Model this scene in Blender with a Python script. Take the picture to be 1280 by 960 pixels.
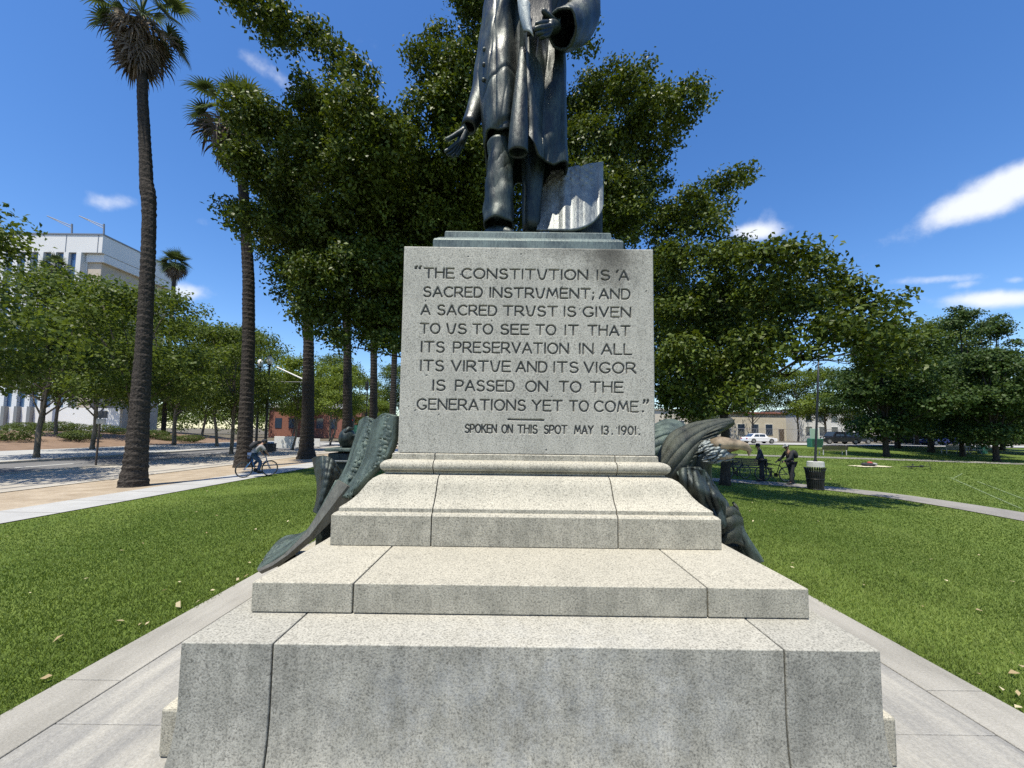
import bpy, bmesh, math, random
import numpy as np
from mathutils import Vector, Matrix
from math import sin, cos, pi, radians, atan, sqrt, atan2

for _o in list(bpy.data.objects):
    bpy.data.objects.remove(_o)
SC = bpy.context.scene
COL = SC.collection

# ------------------------------------------------------------------ camera
F, CX, CY = 481.0, 640.0, 508.0          # focal length and principal point in photo pixels
PITCH, ROLL, EYE = atan(31 / 481.0), 0.0125, 1.65
cam_d = bpy.data.cameras.new("camera")
cam_d.sensor_fit = 'HORIZONTAL'
cam_d.sensor_width = 36.0
cam_d.lens = 36.0 * F / 1280.0
cam_d.shift_y = 28.0 / 1280.0
cam_d.clip_start = 0.05
cam_d.clip_end = 3000.0
cam = bpy.data.objects.new("camera", cam_d)
COL.objects.link(cam)
RM = Matrix.Rotation(pi / 2 + PITCH, 3, 'X') @ Matrix.Rotation(ROLL, 3, 'Z')
cam.matrix_world = Matrix.Translation((0, 0, EYE)) @ RM.to_4x4()
SC.camera = cam
RN = np.array(RM)

# ------------------------------------------------------------------ light
SUN_EL = radians(70.5)
SUN_XY = np.array([-0.47, -0.88]); SUN_XY /= np.linalg.norm(SUN_XY)
TO_SUN = Vector((SUN_XY[0] * cos(SUN_EL), SUN_XY[1] * cos(SUN_EL), sin(SUN_EL)))
sun_d = bpy.data.lights.new("sun", 'SUN')
sun_d.energy = 5.0
sun_d.angle = radians(0.53)
sun_d.color = (1.0, 0.935, 0.80)
sun = bpy.data.objects.new("sun", sun_d)
COL.objects.link(sun)
sun.rotation_euler = TO_SUN.to_track_quat('Z', 'Y').to_euler()
sun.location = (0, 0, 40)

W = bpy.data.worlds.new("World")
SC.world = W
W.use_nodes = True
wn, wl = W.node_tree.nodes, W.node_tree.links
bg = wn['Background']
sky = wn.new('ShaderNodeTexSky')
sky.sky_type = 'NISHITA'
sky.sun_disc = False
sky.sun_elevation = SUN_EL
sky.sun_rotation = atan2(TO_SUN.x, TO_SUN.y)
sky.altitude = 0.0
sky.air_density = 1.0
sky.dust_density = 0.35
sky.ozone_density = 2.6
bg.inputs['Strength'].default_value = 0.15

VT = SC.view_settings
SC.display_settings.display_device = 'sRGB'
VT.view_transform = 'Standard'
VT.look = 'None'
VT.exposure = 0.41
VT.gamma = 1.0
VT.use_curve_mapping = False
cy = SC.cycles
cy.max_bounces = 6
cy.diffuse_bounces = 3
cy.glossy_bounces = 2
cy.transmission_bounces = 3
cy.transparent_max_bounces = 4
cy.caustics_reflective = False
cy.caustics_refractive = False
cy.use_denoising = False
cy.sample_clamp_indirect = 4.0


# ------------------------------------------------------------------ geometry of the view, used to measure the place
def P(u, v, d):
    """world point on the sight line of photo pixel (u, v) at distance d along the ground"""
    w = RN @ np.array([(u - CX) / F, -(v - CY) / F, -1.0])
    w = w / w[1] * d
    return np.array([w[0], d, w[2] + EYE])


def sstep(a, b, x):
    t = np.clip((x - a) / (b - a), 0, 1)
    return t * t * (3 - 2 * t)


PL = (-2.9, 3.1, -7.0, 10.5)             # the paved platform round the monument


def g(x, y):
    """height of the ground"""
    x = np.asarray(x, float); y = np.asarray(y, float)
    dx = np.maximum(np.maximum(PL[0] - x, x - PL[1]), 0)
    dy = np.maximum(np.maximum(PL[2] - y, y - PL[3]), 0)
    r = np.hypot(dx, dy)
    base = -0.55 + 0.85 * sstep(18, 58, y) * sstep(-8, 14, x)
    return base + (-0.03 - base) * (1 - sstep(0.0, 7.0, r))


def G(u, v):
    """ground point seen at photo pixel (u, v)"""
    w = RN @ np.array([(u - CX) / F, -(v - CY) / F, -1.0])
    w = w / w[1]
    d = 6.0
    lo, hi = 1.0, 400.0
    for _ in range(60):
        mid = 0.5 * (lo + hi)
        if EYE + w[2] * mid > float(g(w[0] * mid, mid)):
            lo = mid
        else:
            hi = mid
    d = 0.5 * (lo + hi)
    return np.array([w[0] * d, d, float(g(w[0] * d, d))])


# clouds: soft streaks at fixed directions of the sky
def cloud_nodes():
    tc = wn.new('ShaderNodeTexCoord')
    nz = wn.new('ShaderNodeTexNoise'); nz.inputs['Scale'].default_value = 7.0
    nz.inputs['Detail'].default_value = 8.0; nz.inputs['Roughness'].default_value = 0.62
    wl.new(tc.outputs['Generated'], nz.inputs['Vector'])
    total = None
    # centre pixel, half length and half width (px), tilt (deg, up to the right), weight
    specs = [(1222, 254, 54, 22, 26, 1.5), (1285, 226, 62, 26, 24, 1.6), (1252, 373, 62, 12, 4, 1.15), (1178, 349, 42, 7, 4, 0.75),
             (1200, 356, 26, 7, 12, 0.6), (942, 290, 30, 10, 4, 1.0), (342, 97, 44, 14, -38, 0.75), (150, 253, 32, 11, 0, 0.72),
             (226, 364, 28, 12, 0, 0.95), (1270, 350, 14, 6, 0, 0.7), (255, 278, 22, 8, 5, 0.45), (210, 350, 30, 5, 0, 0.4)]
    for (u, v, a, b, tilt, wgt) in specs:
        c = Vector(RN @ np.array([(u - CX) / F, -(v - CY) / F, -1.0]))
        k = 1.0 / c.length
        c.normalize()
        right = Vector(RN @ np.array([1.0, 0, 0])); right = (right - c * right.dot(c)).normalized()
        up = c.cross(right); up = -up if up.z < 0 else up
        ct, st = cos(radians(tilt)), sin(radians(tilt))
        ax = right * ct + up * st
        ay = -right * st + up * ct
        k2 = k                               # angular size shrinks off axis
        terms = []
        for (axis, half) in ((ax, a), (ay, b)):
            dot = wn.new('ShaderNodeVectorMath'); dot.operation = 'DOT_PRODUCT'
            wl.new(tc.outputs['Generated'], dot.inputs[0])
            dot.inputs[1].default_value = axis
            m = wn.new('ShaderNodeMath'); m.operation = 'MULTIPLY'
            wl.new(dot.outputs['Value'], m.inputs[0])
            m.inputs[1].default_value = F / (half * k2)
            p = wn.new('ShaderNodeMath'); p.operation = 'POWER'
            ab = wn.new('ShaderNodeMath'); ab.operation = 'ABSOLUTE'
            wl.new(m.outputs[0], ab.inputs[0])
            wl.new(ab.outputs[0], p.inputs[0]); p.inputs[1].default_value = 2.0
            terms.append(p)
        s = wn.new('ShaderNodeMath'); s.operation = 'ADD'
        wl.new(terms[0].outputs[0], s.inputs[0]); wl.new(terms[1].outputs[0], s.inputs[1])
        # only the half of the sky the cloud is in
        dc = wn.new('ShaderNodeVectorMath'); dc.operation = 'DOT_PRODUCT'
        wl.new(tc.outputs['Generated'], dc.inputs[0]); dc.inputs[1].default_value = c
        gt = wn.new('ShaderNodeMath'); gt.operation = 'GREATER_THAN'
        wl.new(dc.outputs['Value'], gt.inputs[0]); gt.inputs[1].default_value = 0.2
        e = wn.new('ShaderNodeMath'); e.operation = 'MULTIPLY'
        wl.new(s.outputs[0], e.inputs[0]); e.inputs[1].default_value = -0.9
        ex = wn.new('ShaderNodeMath'); ex.operation = 'EXPONENT'
        wl.new(e.outputs[0], ex.inputs[0])
        wg = wn.new('ShaderNodeMath'); wg.operation = 'MULTIPLY'
        wl.new(ex.outputs[0], wg.inputs[0]); wl.new(gt.outputs[0], wg.inputs[1])
        w2 = wn.new('ShaderNodeMath'); w2.operation = 'MULTIPLY'
        wl.new(wg.outputs[0], w2.inputs[0]); w2.inputs[1].default_value = wgt
        if total is None:
            total = w2
        else:
            t2 = wn.new('ShaderNodeMath'); t2.operation = 'MAXIMUM'
            wl.new(total.outputs[0], t2.inputs[0]); wl.new(w2.outputs[0], t2.inputs[1])
            total = t2
    nr = wn.new('ShaderNodeMapRange')
    wl.new(nz.outputs['Fac'], nr.inputs['Value'])
    nr.inputs['From Min'].default_value = 0.30; nr.inputs['From Max'].default_value = 0.70
    nr.inputs['To Min'].default_value = -0.55; nr.inputs['To Max'].default_value = 0.35
    ad = wn.new('ShaderNodeMath'); ad.operation = 'ADD'
    wl.new(total.outputs[0], ad.inputs[0]); wl.new(nr.outputs[0], ad.inputs[1])
    cl = wn.new('ShaderNodeMapRange'); cl.interpolation_type = 'SMOOTHSTEP'
    wl.new(ad.outputs[0], cl.inputs['Value'])
    cl.inputs['From Min'].default_value = 0.22; cl.inputs['From Max'].default_value = 1.15
    cl.inputs['To Min'].default_value = 0.0; cl.inputs['To Max'].default_value = 0.95
    return cl


hs = wn.new('ShaderNodeHueSaturation')
hs.inputs['Saturation'].default_value = 1.27
hs.inputs['Hue'].default_value = 0.507
hs.inputs['Value'].default_value = 1.0
wl.new(sky.outputs[0], hs.inputs['Color'])
mixw = wn.new('ShaderNodeMix'); mixw.data_type = 'RGBA'
wl.new(cloud_nodes().outputs[0], mixw.inputs['Factor'])
wl.new(hs.outputs[0], mixw.inputs['A'])
mixw.inputs['B'].default_value = (5.0, 5.2, 5.6, 1)
wl.new(mixw.outputs['Result'], bg.inputs['Color'])


# ------------------------------------------------------------------ object helpers
def tag(o, label=None, cat=None, group=None, kind=None):
    if label: o['label'] = label
    if cat: o['category'] = cat
    if group: o['group'] = group
    if kind: o['kind'] = kind
    return o


def thing(name, label, cat, loc=(0, 0, 0), rotz=0.0, group=None):
    o = bpy.data.objects.new(name, None)
    o.empty_display_size = 0.2
    COL.objects.link(o)
    o.location = loc
    o.rotation_euler = (0, 0, rotz)
    return tag(o, label, cat, group)


def link(name, me, mat, parent=None, smooth=False):
    if mat is not None:
        if isinstance(mat, (list, tuple)):
            for m in mat: me.materials.append(m)
        else:
            me.materials.append(mat)
    if smooth:
        me.polygons.foreach_set('use_smooth', np.ones(len(me.polygons), bool))
    o = bpy.data.objects.new(name, me)
    COL.objects.link(o)
    if parent is not None:
        o.parent = parent
    return o


class MB:
    """collects vertices and faces of one mesh"""
    def __init__(s):
        s.v = []; s.f = []

    def add(s, verts, faces):
        b = len(s.v)
        s.v.extend([tuple(map(float, p)) for p in verts])
        s.f.extend([tuple(i + b for i in f) for f in faces])
        return s

    def box(s, x0, x1, y0, y1, z0, z1):
        v = [(x0, y0, z0), (x1, y0, z0), (x1, y1, z0), (x0, y1, z0), (x0, y0, z1), (x1, y0, z1), (x1, y1, z1), (x0, y1, z1)]
        return s.add(v, [(0, 3, 2, 1), (4, 5, 6, 7), (0, 1, 5, 4), (1, 2, 6, 5), (2, 3, 7, 6), (3, 0, 4, 7)])

    def bar(s, a, b, r, n=8, r2=None):
        return s.tube([a, b], [r, r if r2 is None else r2], n)

    def tube(s, pts, rad, n=10, cap=True, flat=1.0):
        pts = [Vector(p) for p in pts]
        m = len(pts)
        if np.isscalar(rad): rad = [rad] * m
        t = [(pts[min(i + 1, m - 1)] - pts[max(i - 1, 0)]).normalized() for i in range(m)]
        ref = Vector((0, 0, 1)) if abs(t[0].z) < 0.9 else Vector((1, 0, 0))
        u = t[0].cross(ref).normalized()
        vs, fs = [], []
        for i in range(m):
            u = (u - t[i] * u.dot(t[i]))
            u = u.normalized() if u.length > 1e-6 else t[i].orthogonal().normalized()
            w = t[i].cross(u)
            for k in range(n):
                a = 2 * pi * k / n
                vs.append(pts[i] + (u * cos(a) + w * sin(a) * flat) * rad[i])
        for i in range(m - 1):
            for k in range(n):
                k2 = (k + 1) % n
                fs.append((i * n + k, i * n + k2, (i + 1) * n + k2, (i + 1) * n + k))
        if cap:
            fs.append(tuple(range(n - 1, -1, -1)))
            fs.append(tuple((m - 1) * n + k for k in range(n)))
        return s.add(vs, fs)

    def ball(s, c, r, n=12, m=8):
        r = (r, r, r) if np.isscalar(r) else r
        vs = [(c[0], c[1], c[2] - r[2])]
        for i in range(1, m):
            ph = -pi / 2 + pi * i / m
            for k in range(n):
                a = 2 * pi * k / n
                vs.append((c[0] + r[0] * cos(ph) * cos(a), c[1] + r[1] * cos(ph) * sin(a), c[2] + r[2] * sin(ph)))
        vs.append((c[0], c[1], c[2] + r[2]))
        fs = []
        for k in range(n):
            k2 = (k + 1) % n
            fs.append((0, 1 + k2, 1 + k))
            for i in range(m - 2):
                fs.append((1 + i * n + k, 1 + i * n + k2, 1 + (i + 1) * n + k2, 1 + (i + 1) * n + k))
            fs.append((1 + (m - 2) * n + k, 1 + (m - 2) * n + k2, len(vs) - 1))
        return s.add(vs, fs)

    def prism(s, poly, y0, y1):
        """polygon in (x, z) pushed from y0 to y1"""
        n = len(poly)
        vs = [(p[0], y0, p[1]) for p in poly] + [(p[0], y1, p[1]) for p in poly]
        fs = [tuple(range(n)), tuple(range(2 * n - 1, n - 1, -1))]
        for i in range(n):
            j = (i + 1) % n
            fs.append((i, i + n, j + n, j))
        return s.add(vs, fs)

    def prismz(s, poly, z0, z1):
        n = len(poly)
        vs = [(p[0], p[1], z0) for p in poly] + [(p[0], p[1], z1) for p in poly]
        fs = [tuple(range(n - 1, -1, -1)), tuple(range(n, 2 * n))]
        for i in range(n):
            j = (i + 1) % n
            fs.append((i, j, j + n, i + n))
        return s.add(vs, fs)

    def grid(s, pts):
        """pts[i][j] -> surface"""
        m, n = len(pts), len(pts[0])
        vs = [p for row in pts for p in row]
        fs = []
        for i in range(m - 1):
            for j in range(n - 1):
                fs.append((i * n + j, i * n + j + 1, (i + 1) * n + j + 1, (i + 1) * n + j))
        return s.add(vs, fs)

    def build(s, name, mat, parent=None, smooth=False, bevel=0.0, seg=2, subsurf=0, solid=0.0, fix=True):
        me = bpy.data.meshes.new(name)
        me.from_pydata(s.v, [], s.f)
        if fix:
            bm = bmesh.new(); bm.from_mesh(me)
            bmesh.ops.recalc_face_normals(bm, faces=bm.faces)
            bm.to_mesh(me); bm.free()
        o = link(name, me, mat, parent, smooth)
        if solid:
            md = o.modifiers.new('solid', 'SOLIDIFY'); md.thickness = solid; md.offset = 0
        if bevel:
            md = o.modifiers.new('bevel', 'BEVEL'); md.width = bevel; md.segments = seg
            md.limit_method = 'ANGLE'; md.angle_limit = radians(35)
        if subsurf:
            md = o.modifiers.new('sub', 'SUBSURF'); md.levels = subsurf; md.render_levels = subsurf
        return o


def mesh_np(name, verts, faces, mat, parent=None, smooth=False, rnd=None):
    """big mesh from arrays: verts (n,3), faces (m,k) all of one size; rnd: one value per face"""
    verts = np.asarray(verts, np.float32); faces = np.asarray(faces, np.int32)
    me = bpy.data.meshes.new(name)
    m, k = faces.shape
    me.vertices.add(len(verts)); me.vertices.foreach_set('co', verts.ravel())
    me.loops.add(m * k); me.loops.foreach_set('vertex_index', faces.ravel())
    me.polygons.add(m); me.polygons.foreach_set('loop_start', np.arange(0, m * k, k, dtype=np.int32))
    me.update(calc_edges=True)
    if rnd is not None:
        at = me.attributes.new('rnd', 'FLOAT', 'FACE')
        at.data.foreach_set('value', np.asarray(rnd, np.float32))
    return link(name, me, mat, parent, smooth)


def copy_thing(root, loc, rotz=None, label=None, group=None, scale=None):
    r = root.copy(); COL.objects.link(r)
    r.location = loc
    if rotz is not None: r.rotation_euler = (0, 0, rotz)
    if scale is not None: r.scale = (scale, scale, scale) if np.isscalar(scale) else scale
    if label: r['label'] = label
    if group: r['group'] = group
    for ch in list(root.children):
        c = ch.copy(); COL.objects.link(c); c.parent = r
        for gch in list(ch.children):
            d = gch.copy(); COL.objects.link(d); d.parent = c
    return r


# ------------------------------------------------------------------ materials
def mat_new(name):
    m = bpy.data.materials.new(name); m.use_nodes = True
    return m, m.node_tree.nodes, m.node_tree.links, m.node_tree.nodes['Principled BSDF']


def plain(name, col, rough=0.6, metal=0.0, noise=0.0, scale=20.0, spec=0.5, bump=0.0):
    m, n, l, b = mat_new(name)
    b.inputs['Roughness'].default_value = rough
    b.inputs['Metallic'].default_value = metal
    b.inputs['Specular IOR Level'].default_value = spec
    b.inputs['Base Color'].default_value = (*col, 1)
    if noise:
        tc = n.new('ShaderNodeTexCoord')
        nz = n.new('ShaderNodeTexNoise'); nz.inputs['Scale'].default_value = scale
        nz.inputs['Detail'].default_value = 5
        l.new(tc.outputs['Object'], nz.inputs['Vector'])
        r = n.new('ShaderNodeValToRGB')
        r.color_ramp.elements[0].position = 0.3; r.color_ramp.elements[1].position = 0.72
        r.color_ramp.elements[0].color = (*[c * (1 - noise) for c in col], 1)
        r.color_ramp.elements[1].color = (*[min(1, c * (1 + noise)) for c in col], 1)
        l.new(nz.outputs['Fac'], r.inputs['Fac'])
        l.new(r.outputs['Color'], b.inputs['Base Color'])
        if bump:
            bp = n.new('ShaderNodeBump'); bp.inputs['Strength'].default_value = bump
            bp.inputs['Distance'].default_value = 0.02
            l.new(nz.outputs['Fac'], bp.inputs['Height']); l.new(bp.outputs[0], b.inputs['Normal'])
    return m


def tex(n, l, vec, kind, scale, detail=4.0, rough=0.55, mapping=None):
    src = vec
    if mapping is not None:
        mp = n.new('ShaderNodeMapping'); mp.inputs['Scale'].default_value = mapping
        l.new(src, mp.inputs['Vector']); src = mp.outputs['Vector']
    if kind == 'noise':
        t = n.new('ShaderNodeTexNoise'); t.inputs['Detail'].default_value = detail; t.inputs['Roughness'].default_value = rough
    else:
        t = n.new('ShaderNodeTexVoronoi')
    t.inputs['Scale'].default_value = scale
    l.new(src, t.inputs['Vector'])
    return t


def ramp(n, l, fac, stops):
    r = n.new('ShaderNodeValToRGB')
    e = r.color_ramp.elements
    while len(e) < len(stops): e.new(0.5)
    for i, (p, c) in enumerate(stops):
        e[i].position = p; e[i].color = (*c, 1) if not np.isscalar(c) else (c, c, c, 1)
    l.new(fac, r.inputs['Fac'])
    return r.outputs['Color']


def mixc(n, l, fac, a, b, mode='MIX'):
    m = n.new('ShaderNodeMix'); m.data_type = 'RGBA'; m.blend_type = mode
    for sock, val in (('Factor', fac), ('A', a), ('B', b)):
        if isinstance(val, (int, float)): m.inputs[sock].default_value = val
        elif isinstance(val, tuple): m.inputs[sock].default_value = (*val, 1)
        else: l.new(val, m.inputs[sock])
    return m.outputs['Result']


def granite(name, light=(0.472, 0.446, 0.366), stain=None, amount=1.0, grain=1.0, wear=0.35, smear=False):
    """grey speckled granite with weathering; stain = (x, z, radius) of a soot patch on the front"""
    m, n, l, b = mat_new(name)
    geo = n.new('ShaderNodeNewGeometry'); pos = geo.outputs['Position']
    f1 = tex(n, l, pos, 'noise', 105 * grain, 2.0, 0.7)
    f2 = tex(n, l, pos, 'vor', 88 * grain)
    big = tex(n, l, pos, 'noise', 2.3, 6.0, 0.65)
    mid = tex(n, l, pos, 'noise', 9.0, 6.0, 0.7)
    streak = tex(n, l, pos, 'noise', 7.0, 5.0, 0.6, (2.2, 2.2, 0.35))
    dark = tuple(c * 0.50 for c in light)
    c = ramp(n, l, f1.outputs['Fac'], [(0.33, dark), (0.47, tuple(c * 0.9 for c in light)), (0.62, tuple(min(1, c * 1.12) for c in light))])
    sp = ramp(n, l, f2.outputs['Color'], [(0.0, 0.58), (0.14, 0.70), (0.24, 1.0), (1.0, 1.0)])
    c = mixc(n, l, 0.75, c, sp, 'MULTIPLY')
    # weathering grime, thinned on flat tops to paint in their sunlit brightness
    sx_ = n.new('ShaderNodeSeparateXYZ'); l.new(geo.outputs['True Normal'], sx_.inputs[0])
    up_ = n.new('ShaderNodeMapRange'); l.new(sx_.outputs['Z'], up_.inputs['Value'])
    up_.inputs['From Min'].default_value = 0.25; up_.inputs['From Max'].default_value = 0.75
    up_.inputs['To Min'].default_value = 1.0; up_.inputs['To Max'].default_value = 0.30
    def gr(k_):
        q_ = n.new('ShaderNodeMath'); q_.operation = 'MULTIPLY'; l.new(up_.outputs[0], q_.inputs[0]); q_.inputs[1].default_value = k_
        return q_.outputs[0]
    c = mixc(n, l, gr(wear * 1.2 * amount), c, ramp(n, l, big.outputs['Fac'], [(0.34, (0.50, 0.51, 0.50)), (0.52, (0.86, 0.86, 0.84)), (0.68, (1.0, 0.99, 0.96))]), 'MULTIPLY')
    c = mixc(n, l, gr(wear * amount), c, ramp(n, l, mid.outputs['Fac'], [(0.36, (0.6, 0.6, 0.6)), (0.6, (1, 1, 1))]), 'MULTIPLY')
    c = mixc(n, l, gr(wear * amount), c, ramp(n, l, streak.outputs['Fac'], [(0.4, (0.62, 0.63, 0.62)), (0.62, (1, 1, 1))]), 'MULTIPLY')
    oi = n.new('ShaderNodeObjectInfo')
    c = mixc(n, l, 1.0, c, ramp(n, l, oi.outputs['Random'], [(0.0, (0.92, 0.915, 0.905)), (0.5, (0.98, 0.975, 0.965)), (1.0, (1.04, 1.025, 1.0))]), 'MULTIPLY')
    if stain:
        for (sx, sz, rx, rz, st) in stain:
            mp = n.new('ShaderNodeMapping')
            mp.inputs['Location'].default_value = (-sx / rx, 0, -sz / rz)
            mp.inputs['Scale'].default_value = (1 / rx, 0.0, 1 / rz)
            l.new(pos, mp.inputs['Vector'])
            ln = n.new('ShaderNodeVectorMath'); ln.operation = 'LENGTH'
            l.new(mp.outputs[0], ln.inputs[0])
            ad = n.new('ShaderNodeMath'); ad.operation = 'ADD'
            l.new(ln.outputs['Value'], ad.inputs[0]); 
            ms = n.new('ShaderNodeMath'); ms.operation = 'MULTIPLY_ADD'
            l.new(mid.outputs['Fac'], ms.inputs[0]); ms.inputs[1].default_value = 1.1; ms.inputs[2].default_value = -0.55
            l.new(ms.outputs[0], ad.inputs[1])
            c = mixc(n, l, st, c, ramp(n, l, ad.outputs[0], [(0.1, (0.36, 0.355, 0.35)), (0.55, (0.62, 0.615, 0.61)), (1.0, (1, 1, 1))]), 'MULTIPLY')
    if smear:
        # pale bluish wash marks rubbed over the middle of the front
        s1 = tex(n, l, pos, 'noise', 6.5, 9.0, 0.8, (1.0, 1.0, 0.8))
        mp = n.new('ShaderNodeMapping'); mp.inputs['Location'].default_value = (-0.15 / 1.15, 0, -0.36 / 0.36); mp.inputs['Scale'].default_value = (1 / 1.15, 0, 1 / 0.36)
        l.new(pos, mp.inputs['Vector'])
        ln = n.new('ShaderNodeVectorMath'); ln.operation = 'LENGTH'; l.new(mp.outputs[0], ln.inputs[0])
        mm = n.new('ShaderNodeMapRange'); l.new(ln.outputs['Value'], mm.inputs['Value'])
        mm.inputs['From Min'].default_value = 0.55; mm.inputs['From Max'].default_value = 1.1; mm.inputs['To Min'].default_value = 0.30; mm.inputs['To Max'].default_value = 0.0
        m2 = n.new('ShaderNodeMapRange'); l.new(s1.outputs['Fac'], m2.inputs['Value'])
        m2.inputs['From Min'].default_value = 0.46; m2.inputs['From Max'].default_value = 0.64
        m3 = n.new('ShaderNodeMath'); m3.operation = 'MULTIPLY'; l.new(mm.outputs[0], m3.inputs[0]); l.new(m2.outputs[0], m3.inputs[1])
        c = mixc(n, l, m3.outputs[0], c, (0.43, 0.45, 0.455))
    l.new(c, b.inputs['Base Color'])
    b.inputs['Roughness'].default_value = 0.82
    b.inputs['Specular IOR Level'].default_value = 0.25
    bp = n.new('ShaderNodeBump'); bp.inputs['Strength'].default_value = 0.35; bp.inputs['Distance'].default_value = 0.006
    l.new(f1.outputs['Fac'], bp.inputs['Height'])
    l.new(bp.outputs[0], b.inputs['Normal'])
    return m


def bronze(name, dark=(0.035, 0.042, 0.043), green=(0.17, 0.235, 0.215), amt=0.5, rough=0.42, scale=7.0, metal=0.55, bump=0.5):
    m, n, l, b = mat_new(name)
    geo = n.new('ShaderNodeNewGeometry'); pos = geo.outputs['Position']
    a = tex(n, l, pos, 'noise', scale, 7.0, 0.7, (1, 1, 0.45))
    f = tex(n, l, pos, 'noise', scale * 9, 5.0, 0.7, (1.6, 1.6, 0.4))
    s = n.new('ShaderNodeMath'); s.operation = 'MULTIPLY_ADD'
    l.new(f.outputs['Fac'], s.inputs[0]); s.inputs[1].default_value = 0.55; l.new(a.outputs['Fac'], s.inputs[2])
    lo = 0.95 - amt * 0.42
    c = ramp(n, l, s.outputs[0], [(lo - 0.18, dark), (lo, tuple(0.6 * p + 0.4 * q for p, q in zip(dark, green))), (lo + 0.22, green)])
    l.new(c, b.inputs['Base Color'])
    b.inputs['Metallic'].default_value = metal
    r = n.new('ShaderNodeMapRange'); l.new(s.outputs[0], r.inputs['Value'])
    r.inputs['From Min'].default_value = 0.55; r.inputs['From Max'].default_value = 1.05
    r.inputs['To Min'].default_value = rough - 0.12; r.inputs['To Max'].default_value = rough + 0.25
    l.new(r.outputs[0], b.inputs['Roughness'])
    bp = n.new('ShaderNodeBump'); bp.inputs['Strength'].default_value = bump; bp.inputs['Distance'].default_value = 0.014
    l.new(s.outputs[0], bp.inputs['Height']); l.new(bp.outputs[0], b.inputs['Normal'])
    return m


def leafmat(name, a, b_, trans=0.35, gloss=0.38):
    """leaf: colour varies from leaf to leaf"""
    m, n, l, b = mat_new(name)
    at = n.new('ShaderNodeAttribute'); at.attribute_name = 'rnd'
    c = ramp(n, l, at.outputs['Fac'], [(0.0, a), (0.75, b_), (1.0, tuple(min(1, x * 1.35) for x in b_))])
    l.new(c, b.inputs['Base Color'])
    b.inputs['Roughness'].default_value = gloss
    b.inputs['Specular IOR Level'].default_value = 0.17
    tr = n.new('ShaderNodeBsdfTranslucent')
    hv = n.new('ShaderNodeHueSaturation'); hv.inputs['Value'].default_value = 1.5; hv.inputs['Saturation'].default_value = 1.15
    hv.inputs['Hue'].default_value = 0.485
    l.new(c, hv.inputs['Color']); l.new(hv.outputs[0], tr.inputs['Color'])
    mx = n.new('ShaderNodeMixShader'); mx.inputs[0].default_value = trans
    l.new(b.outputs[0], mx.inputs[1]); l.new(tr.outputs[0], mx.inputs[2])
    l.new(mx.outputs[0], n['Material Output'].inputs['Surface'])
    return m


def barkmat(name, a, b_, scale=12.0, mapping=(1, 1, 0.25), bump=0.7):
    m, n, l, b = mat_new(name)
    tc = n.new('ShaderNodeTexCoord')
    t = tex(n, l, tc.outputs['Object'], 'noise', scale, 6.0, 0.65, mapping)
    l.new(ramp(n, l, t.outputs['Fac'], [(0.35, a), (0.65, b_)]), b.inputs['Base Color'])
    b.inputs['Roughness'].default_value = 0.9
    b.inputs['Specular IOR Level'].default_value = 0.15
    bp = n.new('ShaderNodeBump'); bp.inputs['Strength'].default_value = bump; bp.inputs['Distance'].default_value = 0.03
    l.new(t.outputs['Fac'], bp.inputs['Height']); l.new(bp.outputs[0], b.inputs['Normal'])
    return m

# =================================================================== GROUND
def axis_points(lo, hi, near_lo, near_hi, step, grow=1.35):
    a = list(np.arange(near_lo, near_hi + 1e-6, step))
    s = step
    while a[-1] < hi:
        s *= grow; a.append(min(hi, a[-1] + s))
    s = step
    while a[0] > lo:
        s *= grow; a.insert(0, max(lo, a[0] - s))
    return np.array(a)


def sheet(name, xs, ys, off, mat, kind='structure', zf=None):
    X, Y = np.meshgrid(xs, ys, indexing='ij')
    Z = (g(X, Y) if zf is None else zf(X, Y)) + off
    v = np.stack([X, Y, Z], -1).reshape(-1, 3)
    m, n_ = len(xs), len(ys)
    i, j = np.meshgrid(np.arange(m - 1), np.arange(n_ - 1), indexing='ij')
    b = (i * n_ + j).ravel()
    f = np.stack([b, b + n_, b + n_ + 1, b + 1], -1)
    o = mesh_np(name, v, f, mat, smooth=True)
    return tag(o, kind=kind)


def ground_mat(name, c1, c2, scale=0.8, fine=30.0, bump=0.3, mapping=(1, 1, 1)):
    m, n, l, b = mat_new(name)
    geo = n.new('ShaderNodeNewGeometry'); pos = geo.outputs['Position']
    a = tex(n, l, pos, 'noise', scale, 6.0, 0.65, mapping)
    f = tex(n, l, pos, 'noise', fine, 4.0, 0.7)
    c = ramp(n, l, a.outputs['Fac'], [(0.33, c1), (0.67, c2)])
    c = mixc(n, l, 0.55, c, ramp(n, l, f.outputs['Fac'], [(0.3, (0.6, 0.6, 0.6)), (0.65, (1.1, 1.1, 1.1))]), 'MULTIPLY')
    l.new(c, b.inputs['Base Color'])
    b.inputs['Roughness'].default_value = 0.9; b.inputs['Specular IOR Level'].default_value = 0.2
    bp = n.new('ShaderNodeBump'); bp.inputs['Strength'].default_value = bump; bp.inputs['Distance'].default_value = 0.02
    l.new(f.outputs['Fac'], bp.inputs['Height']); l.new(bp.outputs[0], b.inputs['Normal'])
    return m


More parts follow.
